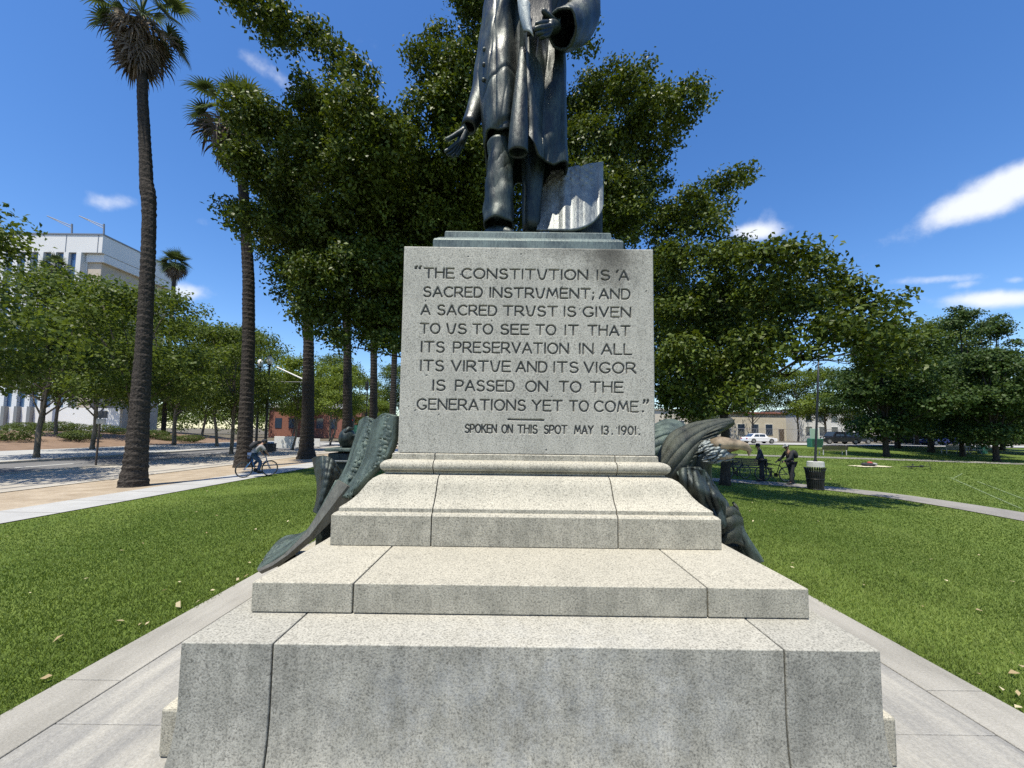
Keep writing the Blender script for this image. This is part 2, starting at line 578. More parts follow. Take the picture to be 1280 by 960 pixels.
M = {}
M['soil'] = ground_mat('soil', (0.10, 0.085, 0.06), (0.16, 0.14, 0.10))
M['lawn'] = ground_mat('lawn', (0.076, 0.122, 0.017), (0.128, 0.174, 0.034), 0.45, 16.0, 0.8, (1, 1, 1))
M['walk'] = ground_mat('walk_concrete', (0.36, 0.36, 0.35), (0.44, 0.44, 0.425), 0.9, 40, 0.1)
M['pale'] = ground_mat('pale_concrete', (0.36, 0.33, 0.28), (0.46, 0.43, 0.38), 0.7, 40, 0.1)
M['dirt'] = ground_mat('dry_dirt', (0.30, 0.24, 0.17), (0.44, 0.37, 0.28), 1.5, 25, 0.6)
M['asphalt'] = ground_mat('asphalt', (0.13, 0.13, 0.135), (0.185, 0.185, 0.19), 0.5, 60, 0.2)
M['mulch'] = ground_mat('mulch', (0.17, 0.115, 0.08), (0.27, 0.19, 0.135), 1.2, 18, 0.8)
M['pathm'] = ground_mat('park_path', (0.20, 0.19, 0.175), (0.29, 0.275, 0.25), 0.8, 35, 0.4)
M['pave'] = ground_mat('stone_paving', (0.27, 0.258, 0.225), (0.41, 0.392, 0.345), 1.6, 75, 0.4, (2.2, 0.5, 1))
M['pave2'] = ground_mat('stone_paving_grey', (0.235, 0.232, 0.22), (0.41, 0.393, 0.345), 2.2, 65, 0.45, (2.6, 0.4, 1))
M['paint'] = plain('road_paint', (0.75, 0.75, 0.72), 0.7)
M['joint'] = plain('joint_mortar', (0.055, 0.052, 0.048), 0.95)

xs = axis_points(-700, 700, -14, 30, 1.0)
ys = axis_points(-60, 1200, -8, 62, 1.0)
sheet('ground', xs, ys, -0.07, M['soil'])

# lawn (two sheets so that nothing lies under the road)
sheet('lawn', np.concatenate([np.arange(-11.3, 14, 0.45), np.arange(14, 121, 2.0)]), np.concatenate([np.arange(-9, 26, 0.45), np.arange(26, 51.6, 1.0)]), 0.0, M['lawn'])
FLAT = lambda X, Y: np.full(np.shape(X), -0.55)
flat_y = np.arange(-12, 66, 3.0)
sheet('sidewalk', np.array([-12.95, -11.3]), flat_y, 0.02, M['walk'], zf=FLAT)
sheet('dirt_strip', np.linspace(-16.4, -12.95, 8), flat_y, 0.01, M['dirt'], zf=FLAT)
sheet('tram_pavement', np.array([-22.2, -16.4]), flat_y, 0.03, M['pale'], zf=FLAT)
sheet('road', np.array([-28.7, -22.2]), flat_y, 0.0, M['asphalt'], zf=FLAT)
k = MB().box(-29.0, -28.7, -12, 63, -0.6, -0.42)
tag(k.build('kerb', M['pale'], bevel=0.02), kind='structure')
k = MB().box(-22.35, -22.2, -12, 63, -0.6, -0.46)
tag(k.build('kerb', M['pale'], bevel=0.02), kind='structure')
sheet('sidewalk', np.array([-40.5, -29.0]), flat_y, 0.125, M['walk'], zf=FLAT)
sheet('mulch_bed', np.linspace(-75, -40.5, 12), flat_y, 0.13, M['mulch'],
      zf=lambda X, Y: -0.55 + 1.3 * sstep(-40.5, -56, X))
# gutter line and lane marks
mk = MB()
mk.box(-17.35, -17.2, -12, 62, -0.53, -0.513)
tag(mk.build('gutter', M['asphalt']), kind='structure')
mk = MB()
for y in np.arange(2, 60, 6.0):
    mk.box(-25.6, -25.45, y, y + 2.6, -0.5505, -0.544)
tag(mk.build('road_marking', M['paint']), kind='structure')
# joints of the sidewalk
mk = MB()
for y in np.arange(-10, 62, 1.65):
    mk.box(-12.94, -11.31, y, y + 0.02, -0.535, -0.526)
tag(mk.build('sidewalk_joint', M['pathm']), kind='structure')

# cross street behind the park
sheet('road', np.concatenate([np.arange(-120, 20, 4.0), np.arange(20, 200, 12.0)]), np.array([52.8, 55, 57.5, 60, 62.8]), 0.03, M['walk'])
sheet('sidewalk', np.concatenate([np.arange(-10, 20, 3.0), np.arange(20, 200, 12.0)]), np.array([51.5, 52.7]), 0.10, M['walk'])
sheet('sidewalk', np.concatenate([np.arange(-22, 20, 3.0), np.arange(20, 200, 12.0)]), np.array([62.8, 66.0]), 0.12, M['pale'])


def ribbon(name, pts, width, mat, off):
    """a path laid on the ground along points"""
    pts = np.array(pts)[:, :2]
    fine = []
    for a, b in zip(pts[:-1], pts[1:]):
        k_ = max(2, int(np.linalg.norm(b - a) / 0.8))
        for t in np.linspace(0, 1, k_, endpoint=False): fine.append(a + (b - a) * t)
    fine.append(pts[-1]); fine = np.array(fine)
    for _ in range(6):
        fine[1:-1] = 0.5 * fine[1:-1] + 0.25 * (fine[:-2] + fine[2:])
    tg = np.gradient(fine, axis=0); tg /= np.linalg.norm(tg, axis=1)[:, None]
    nm = np.stack([-tg[:, 1], tg[:, 0]], 1)
    mb_ = MB(); rows = []
    rs = np.random.RandomState(3)
    for i, (p, q) in enumerate(zip(fine, nm)):
        row = []
        wj = width * (1 + 0.03 * rs.randn())
        for s in (-0.5, -0.17, 0.17, 0.5):
            x, y = p + q * wj * s
            row.append((x, y, float(g(x, y)) + off))
        rows.append(row)
    return tag(mb_.grid(rows).build(name, mat, smooth=True), kind='structure')


ribbon('path', [G(1500, 690), G(1280, 645), G(1200, 633), G(1130, 621), G(1050, 611), G(975, 605), G(900, 600), G(820, 596)], 1.45, M['pathm'], 0.02)
ribbon('path', [G(1500, 590), G(1280, 580), G(1190, 577), G(1100, 574), G(1000, 571), G(900, 568), G(780, 566)], 1.7, M['pathm'], 0.02)
M['chalk'] = plain('chalk', (0.15, 0.20, 0.08), 0.9, noise=0.5, scale=3.0)
for a, b in (((1188, 597), (1276, 636)), ((1222, 602), (1290, 628)), ((1203, 592), (1190, 599))):
    ribbon('lawn_marking', [G(*a), G(*b)], 0.07, M['chalk'], 0.014)

# paved platform: border band, grey band, inner paving; each a slab with real joints
pz = 0.0
tag(MB().box(PL[0] + .01, PL[1] - .01, PL[2], PL[3], -0.5, -0.012).build('plaza_base', M['joint']), kind='structure')


def slabs(name, x0, x1, ys_, mat, gap=0.006, z=0.0):
    mb_ = MB()
    for a, b in zip(ys_[:-1], ys_[1:]):
        mb_.box(x0 + gap / 2, x1 - gap / 2, a + gap / 2, b - gap / 2, z - 0.10, z)
    return tag(mb_.build(name, mat, bevel=0.006), kind='structure')


rows = [-7, -4.6, -2.3, 0.1, 2.62, 4.75, 7.2, 10.5]
slabs('plaza', PL[0], -2.52, rows, M['pave'])
slabs('plaza', -2.52, PL[1] - 0.38, [-7, -4.9, -2.5, 0.4, 2.25, 4.6, 7.4, 10.5], M['pave2'], 0.004, -0.003)
slabs('plaza', PL[1] - 0.38, PL[1], rows, M['pave'])

# =================================================================== MONUMENT
M['granite'] = granite('granite', wear=0.42)
M['granite_low'] = granite('granite_weathered', (0.42, 0.408, 0.355), wear=0.5, smear=True)
CXM = 0.112
mon = thing('stone_pedestal', 'stepped grey granite pedestal with a carved inscription carrying the bronze statue', 'monument', (0, 0, 0))


def lathe_rect(mb_, x0, x1, y0, y1, prof, mx0=True, mx1=True):
    """stack of rectangles: prof = (inset, z); inset applies to an x side only where that side is an outer face"""
    vs, fs = [], []
    for (ins, z) in prof:
        a = x0 + (ins if mx0 else 0); b = x1 - (ins if mx1 else 0)
        vs += [(a, y0 + ins, z), (b, y0 + ins, z), (b, y1 - ins, z), (a, y1 - ins, z)]
    m = len(prof)
    for i in range(m - 1):
        for k_ in range(4):
            k2 = (k_ + 1) % 4
            fs.append((i * 4 + k_, i * 4 + k2, i * 4 + 4 + k2, i * 4 + 4 + k_))
    fs.append((3, 2, 1, 0)); fs.append(tuple((m - 1) * 4 + k_ for k_ in range(4)))
    return mb_.add(vs, fs)


def course(name, half, y0, y1, prof, jl, jr, mat, bevel=0.006, gap=0.008, smooth=False, left=0.0):
    x0, x1 = CXM - half - left, CXM + half
    a, b = x0 + jl, x1 - jr
    for (p, q, m0, m1) in ((x0, a - gap / 2, True, False), (a + gap / 2, b - gap / 2, False, False), (b + gap / 2, x1, False, True)):
        mb_ = MB(); lathe_rect(mb_, p, q, y0, y1, prof, m0, m1)
        o = mb_.build(name, mat, mon, bevel=bevel, seg=3)
        if smooth:
            o.data.polygons.foreach_set('use_smooth', np.ones(len(o.data.polygons), bool))
            o.data.set_sharp_from_angle(angle=radians(38))
    core = MB(); lathe_rect(core, x0 + 0.02, x1 - 0.02, y0 + 0.02, y1 - 0.02, [(i + 0.004, z - (0.014 if k_ == len(prof) - 1 else 0)) for k_, (i, z) in enumerate(prof)])
    core.build('mortar_core', M['joint'], mon)


YC = 4.225
mb_ = MB().box(CXM - 1.858, CXM + 1.84, 2.03, 6.42, 0.0, 0.235)
mb_.build('base_course', M['granite'], mon, bevel=0.012)
flare = [(-0.075, 0.0), (-0.058, 0.03), (-0.040, 0.07), (-0.022, 0.13), (-0.009, 0.21), (-0.002, 0.30), (0, 0.36), (0, 0.655)]
course('bottom_block', 1.61, 1.85, 6.60, flare, 0.425, 0.445, M['granite_low'], smooth=True, left=0.022)
course('step_block', 1.508, 2.143, 6.307, [(0, 0.660), (0, 0.817)], 0.548, 0.548, M['granite'])
ogee = [(0, 0.821), (0, 1.030), (0.014, 1.046), (0.036, 1.050), (0.037, 1.078), (0.046, 1.086), (0.075, 1.105), (0.105, 1.130),
        (0.135, 1.163), (0.160, 1.200), (0.185, 1.240), (0.212, 1.270), (0.245, 1.290), (0.30, 1.300), (0.36, 1.302)]
course('moulded_block', 1.404, 2.817, 5.633, ogee, 0.722, 0.742, M['granite'], bevel=0.008, smooth=True)
# torus course
tor = [(0.030, 0.0), (0.030, 0.012), (0.010, 0.020)]
for a in np.linspace(-62, 88, 12):
    tor.append((0.052 - 0.058 * cos(radians(a)), 0.060 + 0.047 * sin(radians(a))))
tor += [(0.066, 0.109), (0.068, 0.152), (0.074, 0.158)]
tor = [(i, z + 1.303) for i, z in tor]
course('torus_block', 1.148, 3.078, 5.372, tor, 0.415, 0.418, M['granite'], bevel=0.003, smooth=True)

# ---- the die with its carved words ---------------------------------
DY = 3.17
c0, c1 = P(497, 565.5, DY), P(820, 568.5, DY)
t0, t1 = P(505, 308, DY), P(817, 310, DY)
DX0, DX1 = CXM + 0.013 - 1.058, CXM + 0.013 + 1.058
DZ0, DZ1 = 1.466, 3.207


def arc(cx, cy_, rx, ry, a0, a1, k_=14):
    return [(cx + rx * cos(radians(a)), cy_ + ry * sin(radians(a))) for a in np.linspace(a0, a1, k_)]


O_ = [arc(0.5, 0.5, 0.5, 0.5, 0, 360, 28)]
GL = {
    'A': (0.90, [[(0, 0), (0.45, 1)], [(0.45, 1), (0.9, 0)], [(0.2, 0.33), (0.70, 0.33)]]),
    'C': (0.86, [arc(0.5, 0.5, 0.5, 0.5, 48, 312, 20)]),
    'D': (0.80, [[(0, 0), (0, 1)], [(0, 1), (0.35, 1)] + arc(0.35, 0.5, 0.45, 0.5, 90, -90, 14) + [(0, 0)]]),
    'E': (0.70, [[(0, 0), (0, 1)], [(0, 1), (0.7, 1)], [(0, 0.53), (0.62, 0.53)], [(0, 0), (0.72, 0)]]),
    'G': (0.92, [arc(0.5, 0.5, 0.5, 0.5, 45, 325, 22), [(0.91, 0.21), (0.88, 0.36), (0.66, 0.36)]]),
    'H': (0.80, [[(0, 0), (0, 1)], [(0.8, 0), (0.8, 1)], [(0, 0.58), (0.8, 0.58)]]),
    'I': (0.06, [[(0.03, 0), (0.03, 1)]]),
    'K': (0.80, [[(0, 0), (0, 1)], [(0, 0.42), (0.74, 1)], [(0.24, 0.6), (0.8, 0)]]),
    'L': (0.66, [[(0, 1), (0, 0), (0.66, 0)]]),
    'M': (1.10, [[(0, 0), (0.18, 1), (0.55, 0.25), (0.92, 1), (1.1, 0)]]),
    'N': (0.86, [[(0, 0), (0, 1), (0.86, 0), (0.86, 1)]]),
    'O': (1.0, O_),
    'P': (0.74, [[(0, 0), (0, 1), (0.42, 1)] + arc(0.42, 0.72, 0.32, 0.28, 90, -90, 10) + [(0, 0.44)]]),
    'R': (0.80, [[(0, 0), (0, 1), (0.42, 1)] + arc(0.42, 0.72, 0.32, 0.28, 90, -90, 10) + [(0, 0.44)], [(0.40, 0.44), (0.82, 0)]]),
    'S': (0.74, [arc(0.38, 0.75, 0.32, 0.25, 30, 262, 12) + arc(0.37, 0.26, 0.36, 0.26, 75, -150, 14)]),
    'T': (0.86, [[(0, 1), (0.86, 1)], [(0.43, 1), (0.43, 0)]]),
    'U': (0.82, [[(0, 1), (0.16, 0.32)] + arc(0.40, 0.26, 0.24, 0.26, 180, 350, 10) + [(0.82, 1)]]),
    'V': (0.84, [[(0, 1), (0.42, 0), (0.84, 1)]]),
    'Y': (0.84, [[(0, 1), (0.42, 0.5)], [(0.84, 1), (0.42, 0.5), (0.42, 0)]]),
    '1': (0.06, [[(0.03, 0), (0.03, 1)]]),
    '3': (0.58, [arc(0.27, 0.75, 0.28, 0.25, 150, -90, 12), arc(0.27, 0.26, 0.31, 0.26, 90, -150, 12)]),
    '9': (0.62, [arc(0.31, 0.70, 0.30, 0.30, 0, 360, 18), [(0.61, 0.70), (0.56, 0.3), (0.3, 0)]]),
    '0': (0.66, [arc(0.33, 0.5, 0.33, 0.5, 0, 360, 22)]),
    '.': (0.08, [[(0.04, 0.03), (0.05, 0.06)]]),
    ';': (0.16, [[(0.08, 0.56), (0.09, 0.60)], [(0.09, 0.16), (0.09, 0.10), (0.03, -0.12)]]),
    '\u201c': (0.62, [[(0.22, 1.22), (0.08, 1.10), (0.06, 0.98), (0.12, 0.95), (0.14, 1.0)], [(0.56, 1.22), (0.42, 1.10), (0.40, 0.98), (0.46, 0.95), (0.48, 1.0)]]),
    '\u201d': (0.62, [[(0.06, 1.16), (0.14, 1.18), (0.16, 1.08), (0.03, 0.86)], [(0.42, 1.16), (0.50, 1.18), (0.52, 1.08), (0.39, 0.86)]]),
    '\u2018': (0.16, [[(0.14, 1.0), (0.04, 0.88), (0.06, 0.80)]]),
}
# word, left px, right px, and the line's top and baseline at x = 535
L = [(335.4, 347.2), (358.8, 370.6), (381.3, 393.2), (404.6, 416.6), (427.4, 440.0), (450.8, 463.4), (475.2, 487.8), (499.0, 511.8), (530.2, 540.3)]
WORDS = [
    (0, '\u201c', 518, 529.5), (0, 'THE', 530.5, 567), (0, 'CONSTITUTION', 577.5, 734.5), (0, 'IS', 746.5, 762), (0, '\u2018', 770.5, 773), (0, 'A', 774.5, 785.5),
    (1, 'SACRED', 529.5, 602.5), (1, 'INSTRUMENT', 612.5, 737.5), (1, ';', 740.5, 743), (1, 'AND', 749.5, 787.5),
    (2, 'A', 526.5, 537), (2, 'SACRED', 547, 620.5), (2, 'TRUST', 629.5, 696.5), (2, 'IS', 705.5, 719.5), (2, 'GIVEN', 729.5, 788.5),
    (3, 'TO', 525.5, 549.5), (3, 'US', 558.5, 582.5), (3, 'TO', 591.5, 615.5), (3, 'SEE', 626, 660.5), (3, 'TO', 670.5, 694.5), (3, 'IT', 706.5, 722.5), (3, 'THAT', 735.5, 787.5),
    (4, 'ITS', 526.5, 555), (4, 'PRESERVATION', 567, 710.5), (4, 'IN', 724.5, 741.5), (4, 'ALL', 752.5, 789.5),
    (5, 'ITS', 525.5, 554), (5, 'VIRTUE', 564.5, 637.5), (5, 'AND', 645.5, 683.5), (5, 'ITS', 692.5, 722.5), (5, 'VIGOR', 730.5, 794.5),
    (6, 'IS', 541, 556), (6, 'PASSED', 569.5, 642.5), (6, 'ON', 657.5, 684.5), (6, 'TO', 699.5, 726), (6, 'THE', 738.5, 778.5),
    (7, 'GENERATIONS', 521.5, 656.5), (7, 'YET', 665.5, 702.5), (7, 'TO', 712.5, 735.5), (7, 'COME', 743.5, 797.5), (7, '.', 803.5, 804.5), (7, '\u201d', 804.5, 812),
    (8, 'SPOKEN', 581.5, 620.5), (8, 'ON', 627.5, 640.5), (8, 'THIS', 647.5, 671.5), (8, 'SPOT', 680.5, 708.5), (8, 'MAY', 718.5, 741.5), (8, '13', 752.5, 760.5), (8, '.', 765, 766), (8, '1901', 774, 795), (8, '.', 799, 800),
]
step = 0.0034
gx = np.arange(DX0, DX1 + step * 0.5, (DX1 - DX0) / round((DX1 - DX0) / step))
gz = np.arange(DZ0, DZ1 + step * 0.5, (DZ1 - DZ0) / round((DZ1 - DZ0) / step))
nx_, nz_ = len(gx), len(gz)
depth = np.zeros((nx_, nz_), np.float32)
groove = np.zeros((nx_, nz_), bool)


def carve(pts, hw, deep):
    for (ax, az), (bx, bz) in zip(pts[:-1], pts[1:]):
        i0, i1 = np.searchsorted(gx, [min(ax, bx) - 2 * hw, max(ax, bx) + 2 * hw])
        j0, j1 = np.searchsorted(gz, [min(az, bz) - 2 * hw, max(az, bz) + 2 * hw])
        if i1 <= i0 or j1 <= j0: continue
        X, Z = np.meshgrid(gx[i0:i1], gz[j0:j1], indexing='ij')
        dx, dz = bx - ax, bz - az
        tt = np.clip(((X - ax) * dx + (Z - az) * dz) / max(1e-12, dx * dx + dz * dz), 0, 1)
        dist = np.hypot(X - ax - tt * dx, Z - az - tt * dz)
        dp = deep * np.clip(1.15 * (1 - dist / hw), 0, 0.85)
        depth[i0:i1, j0:j1] = np.maximum(depth[i0:i1, j0:j1], dp)
        groove[i0:i1, j0:j1] |= dist < hw * 0.95


for (ln, word, u0, u1) in WORDS:
    vt, vb = L[ln]
    sl = 0.0122
    hgt = None
    p0 = P(u0, vb + sl * (u0 - 535), DY); p1 = P(u1, vb + sl * (u1 - 535), DY); pt = P(u0, vt + sl * (u0 - 535), DY)
    H = pt[2] - p0[2]
    wid = [GL[ch][0] for ch in word]
    gap = 0.27
    tot = sum(wid) + gap * (len(word) - 1)
    sx = (p1[0] - p0[0]) / (tot * H)
    if len(word) == 1: sx = max(0.75, min(1.2, sx))
    x = 0.0
    hw = 0.0084 if ln < 8 else 0.0072
    for ch, wd in zip(word, wid):
        for st in GL[ch][1]:
            carve([(p0[0] + (x + a) * H * sx, p0[2] + b * H + (p1[2] - p0[2]) * (x / max(tot, .1))) for a, b in st], hw, 0.021)
        x += wd + gap
a, b = P(635.5, 524.4, DY), P(679.5, 525.2, DY)
carve([(a[0], a[2]), (b[0], b[2])], 0.010, 0.02)
# small chips of the old stone
rs = np.random.RandomState(5)
for _ in range(26):
    cx_, cz_ = rs.uniform(DX0 + .03, DX1 - .03), rs.uniform(DZ0 + .03, DZ1 - .03)
    carve([(cx_, cz_), (cx_ + rs.uniform(-.008, .008), cz_ + rs.uniform(-.008, .008))], rs.uniform(.004, .008), 0.006)
X, Z = np.meshgrid(gx, gz, indexing='ij')
rr = 0.014
e = np.minimum(np.minimum(X - DX0, DX1 - X), np.minimum(Z - DZ0 + 0.01, DZ1 - Z))
e = np.clip(e, 0, rr)
edge = rr - np.sqrt(np.maximum(rr * rr - (rr - e) ** 2, 0))
low = np.zeros_like(depth)
for k_ in range(18):
    fx, fz, ph = rs.uniform(-9, 9), rs.uniform(-9, 9), rs.uniform(0, 6.3)
    low += 0.0004 * np.sin(fx * X + fz * Z + ph)
V = np.stack([X, DY + depth + edge + low, Z], -1).reshape(-1, 3)
i, j = np.meshgrid(np.arange(nx_ - 1), np.arange(nz_ - 1), indexing='ij')
bb = (i * nz_ + j).ravel()
FQ = np.stack([bb, bb + nz_, bb + nz_ + 1, bb + 1], -1)
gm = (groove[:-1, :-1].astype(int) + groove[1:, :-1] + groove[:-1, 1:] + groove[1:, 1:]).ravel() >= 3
M['granite_die'] = granite('granite_die', (0.46, 0.45, 0.395), stain=[(0.84, 3.11, 0.27, 0.30, 1.0), (0.55, 3.2, 0.55, 0.12, 0.6)], wear=0.22)
M['granite_groove_shade'] = granite('granite_groove_shade', (0.20, 0.20, 0.185), wear=0.3)  # letter grooves coloured darker, standing in for the shade inside the cuts


def sub(faces, name, mat, parent):
    u, inv = np.unique(faces.ravel(), return_inverse=True)
    return mesh_np(name, V[u], inv.reshape(-1, 4), mat, parent, smooth=False)


die = sub(FQ[~gm], 'inscribed_block', M['granite_die'], mon)
ins = sub(FQ[gm], 'carved_lettering', M['granite_groove_shade'], die)
mb_ = MB()
y1 = 2 * YC - DY
mb_.add([(DX0, DY + rr, DZ0), (DX1, DY + rr, DZ0), (DX1, y1, DZ0), (DX0, y1, DZ0), (DX0, DY + rr, DZ1), (DX1, DY + rr, DZ1), (DX1, y1, DZ1), (DX0, y1, DZ1)],
        [(4, 5, 6, 7), (1, 2, 6, 5), (2, 3, 7, 6), (3, 0, 4, 7)])
mb_.build('block_side', M['granite_die'], mon)
# stone ledges at the sides that carry the bronze groups
MB().box(CXM - 2.46, CXM - 1.40, 3.98, 5.3, 0.0, 0.30).build('side_ledge', M['granite'], mon, bevel=0.01)
MB().box(CXM + 1.40, CXM + 2.15, 3.75, 5.2, 0.0, 0.30).build('side_ledge', M['granite'], mon, bevel=0.01)

# =================================================================== BRONZE STATUE
M['br_statue'] = bronze('bronze_statue', (0.0065, 0.0100, 0.0098), (0.052, 0.078, 0.070), 0.32, 0.41, 4.2, 0.30, 0.42)
M['br_base'] = bronze('bronze_base', (0.045, 0.060, 0.058), (0.150, 0.195, 0.185), 0.5, 0.5, 4.0, 0.35)
M['br_flag'] = bronze('bronze_flag', (0.075, 0.083, 0.081), (0.26, 0.285, 0.278), 0.55, 0.42, 5.5, 0.3, 0.5)
M['br_paper'] = bronze('bronze_paper', (0.16, 0.18, 0.18), (0.42, 0.47, 0.47), 0.6, 0.5, 5.0, 0.3)
M['br_green'] = bronze('bronze_green', (0.040, 0.052, 0.045), (0.135, 0.178, 0.148), 0.5, 0.45, 6.5, 0.35, 0.9)
M['br_brown'] = bronze('bronze_brown', (0.075, 0.066, 0.052), (0.17, 0.17, 0.145), 0.5, 0.55, 4.0, 0.35)
M['br_dark'] = bronze('bronze_dark', (0.022, 0.026, 0.026), (0.09, 0.115, 0.10), 0.3, 0.45, 6.0, 0.55)
M['br_wing'] = bronze('bronze_wing', (0.022, 0.024, 0.019), (0.10, 0.11, 0.085), 0.45, 0.5, 9.0, 0.35, 1.0)
M['br_head'] = bronze('bronze_head', (0.085, 0.098, 0.097), (0.34, 0.375, 0.36), 0.55, 0.5, 11.0, 0.25)
M['beak'] = plain('beak_patina', (0.30, 0.235, 0.155), 0.6, 0.15, 0.6, 9.0, bump=0.6)

M['br_shaded'] = bronze('bronze_shaded', (0.006, 0.008, 0.009), (0.03, 0.038, 0.038), 0.25, 0.5, 5.0, 0.2)  # bronze darkened to paint the figure's shade onto the sheaf of papers
st = thing('bronze_statue', 'dark bronze statue of a person in a long open coat holding papers', 'statue', (0, 0, 0))
DB = 3.40
bz0 = DZ1 + 0.001
hb = 0.868
xb = CXM + 0.018
zt = float(P(660, 298.3, DB)[2])                 # top of the lower tier
z2 = float(P(660, 290.0, 3.50)[2])               # top of the base
prof = [(0, bz0), (0, zt - 0.02), (0.01, zt), (0.022, zt + 0.004), (0.035, zt + 0.02), (0.06, zt + 0.036), (0.082, zt + 0.042), (0.086, zt + 0.046), (0.09, z2 - 0.012), (0.098, z2)]
mb_ = MB(); lathe_rect(mb_, xb - hb, xb + hb, DB, 5.05, prof)
mb_.build('statue_base', M['br_base'], st, bevel=0.004)

# ---- frock coat: a lofted shell with folds, open in front
lv = [(-62, 645, 690, 3.98, 0.10), (-50, 628, 704, 3.98, 0.17), (-40, 618, 714, 3.98, 0.23), (-20, 615, 716, 3.97, 0.27), (5, 613, 712, 3.95, 0.29), (40, 606, 707, 3.93, 0.29), (70, 601.5, 705.5, 3.93, 0.30),
      (100, 599.5, 706, 3.93, 0.33), (150, 603, 707, 3.93, 0.36), (200, 608, 708.5, 3.93, 0.38), (250, 610, 709, 3.93, 0.38)]
lva = np.array(lv, float)


def prof_at(v):
    return [float(np.interp(v, lva[:, 0], lva[:, i])) for i in range(1, 5)]


def gs(x, c, s): return np.exp(-((x - c) / s) ** 2)


nt, nph = 200, 420
rows_ = []
ph = np.linspace(0, 2 * pi, nph, endpoint=False)
for it in range(nt + 1):
    t = it / nt
    row = []
    for a in ph:
        u_rel = cos(a)                         # -1 left .. 1 right
        fr = -sin(a)                           # 1 = front
        hem = 189 + 30 * sstep(-0.25, 0.25, u_rel) - 10 * sstep(0.75, 1.0, u_rel) + 2.5 * sin(u_rel * 9.0)
        hem += 46 * sstep(0.1, -0.5, fr) * sstep(0.1, -0.7, u_rel)     # the back hangs lower
        v = -62 + (hem + 62) * t
        xl, xr, dc, hd = prof_at(v)
        pl, pr = P(xl, v, dc), P(xr, v, dc)
        cx_ = 0.5 * (pl[0] + pr[0]); hw = 0.5 * (pr[0] - pl[0]); z = 0.5 * (pl[2] + pr[2])
        u = 0.5 * (xl + xr) + 0.5 * (xr - xl) * u_rel
        dsp = 0.0
        if fr > -0.3:
            k_ = sstep(-0.3, 0.25, fr)
            gap_u = 645 + 3 * sstep(0, 110, v)
            dsp -= 0.24 * gs(u, gap_u, 6.5) * sstep(2, 40, v) * k_        # dark opening between the two fronts
            dsp += 0.075 * gs(u, 656 - 5 * sstep(60, 190, v), 5.0) * sstep(20, 90, v)   # turned edge of the right front
            dsp += 0.055 * gs(u, 646 - 0.33 * v, 6.0) * (1 - sstep(40, 90, v))
            dsp += 0.03 * gs(u, 632, 14) * sstep(60, 150, v)
            dsp += 0.02 * gs(u, 614 + 0.04 * v, 8) * sstep(-20, 60, v)
            dsp -= 0.010 * gs(u, 623 + 0.02 * v, 1.6)
            dsp += 0.010 * sin(u * 0.20 + 0.05 * v + 1.5 * sin(v * .03)) * sstep(664, 672, u) * sstep(30, 120, v)
            if u_rel > 0.08: dsp -= 0.15 * sin(pi * min(1, (u_rel - .08) / .95)) * sstep(-10, 50, v) * k_
            dsp -= 0.22 * gs(u, 640, 15) * gs(v, 192, 9) * 0.2
        dsp += 0.004 * sin(7 * a + 0.035 * v + sin(v * .05)) + 0.003 * sin(15 * a - 0.06 * v + 1.0) + 0.006 * sin(0.13 * v + 5 * a) * sin(0.05 * v + 2 * a)
        dsp -= 0.007 * gs(((u + .12 * v) % 23) - 10, 0, 1.2) * sstep(.1, .5, fr)
        dsp -= 0.016 * gs(((v * .55 + u * .35) % 34) - 17, 0, 1.6) * sstep(.2, .6, fr) * sstep(90, 130, v) * (u < 646)
        dsp += 0.004 * abs(sin(u * .21 - .05 * v)) ** 3 * sstep(.2, .6, fr)
        nrm = np.array([cos(a) * hd, sin(a) * hw]); nrm /= np.linalg.norm(nrm)
        ex = np.sign(cos(a)) * abs(cos(a)) ** 0.85; ey = np.sign(sin(a)) * abs(sin(a)) ** 0.85
        row.append((cx_ + hw * ex + nrm[0] * dsp * (0.35 if abs(u_rel) > .93 else 1), dc + hd * ey + nrm[1] * dsp, z))
    row.append(row[0])
    rows_.append(row)
mb_ = MB().grid(rows_)
mb_.v, mb_.f = mb_.v, mb_.f
coat = mb_.build('frock_coat', M['br_statue'], st, smooth=True, solid=0.025, fix=True)
# rolled front edge of the coat, hollow at the hem
mb_ = MB()
pts = [P(654, 60, 3.63), P(652, 100, 3.58), P(649.5, 140, 3.55), P(648, 170, 3.53), P(647.5, 193, 3.53)]
n_ = 16
vs, fs = [], []
rad = [0.035, 0.055, 0.075, 0.088, 0.092]
for p_, r_ in zip(pts, rad):
    for k_ in range(n_):
        a = 2 * pi * k_ / n_
        vs.append((p_[0] + r_ * cos(a), p_[1] + r_ * 0.8 * sin(a), p_[2]))
for i_ in range(4):
    for k_ in range(n_):
        k2 = (k_ + 1) % n_
        fs.append((i_ * n_ + k_, i_ * n_ + k2, (i_ + 1) * n_ + k2, (i_ + 1) * n_ + k_))
mb_.add(vs, fs)
mb_.build('coat_lapel', M['br_statue'], st, smooth=True, solid=0.02, subsurf=1)
for v_ in (62, 81, 100):
    p_ = P(604.5 - (v_ - 62) * .03 + 1, v_, 3.70); MB().ball(p_, 0.022, 8, 6).build('coat_button', M['br_dark'], st, smooth=True)


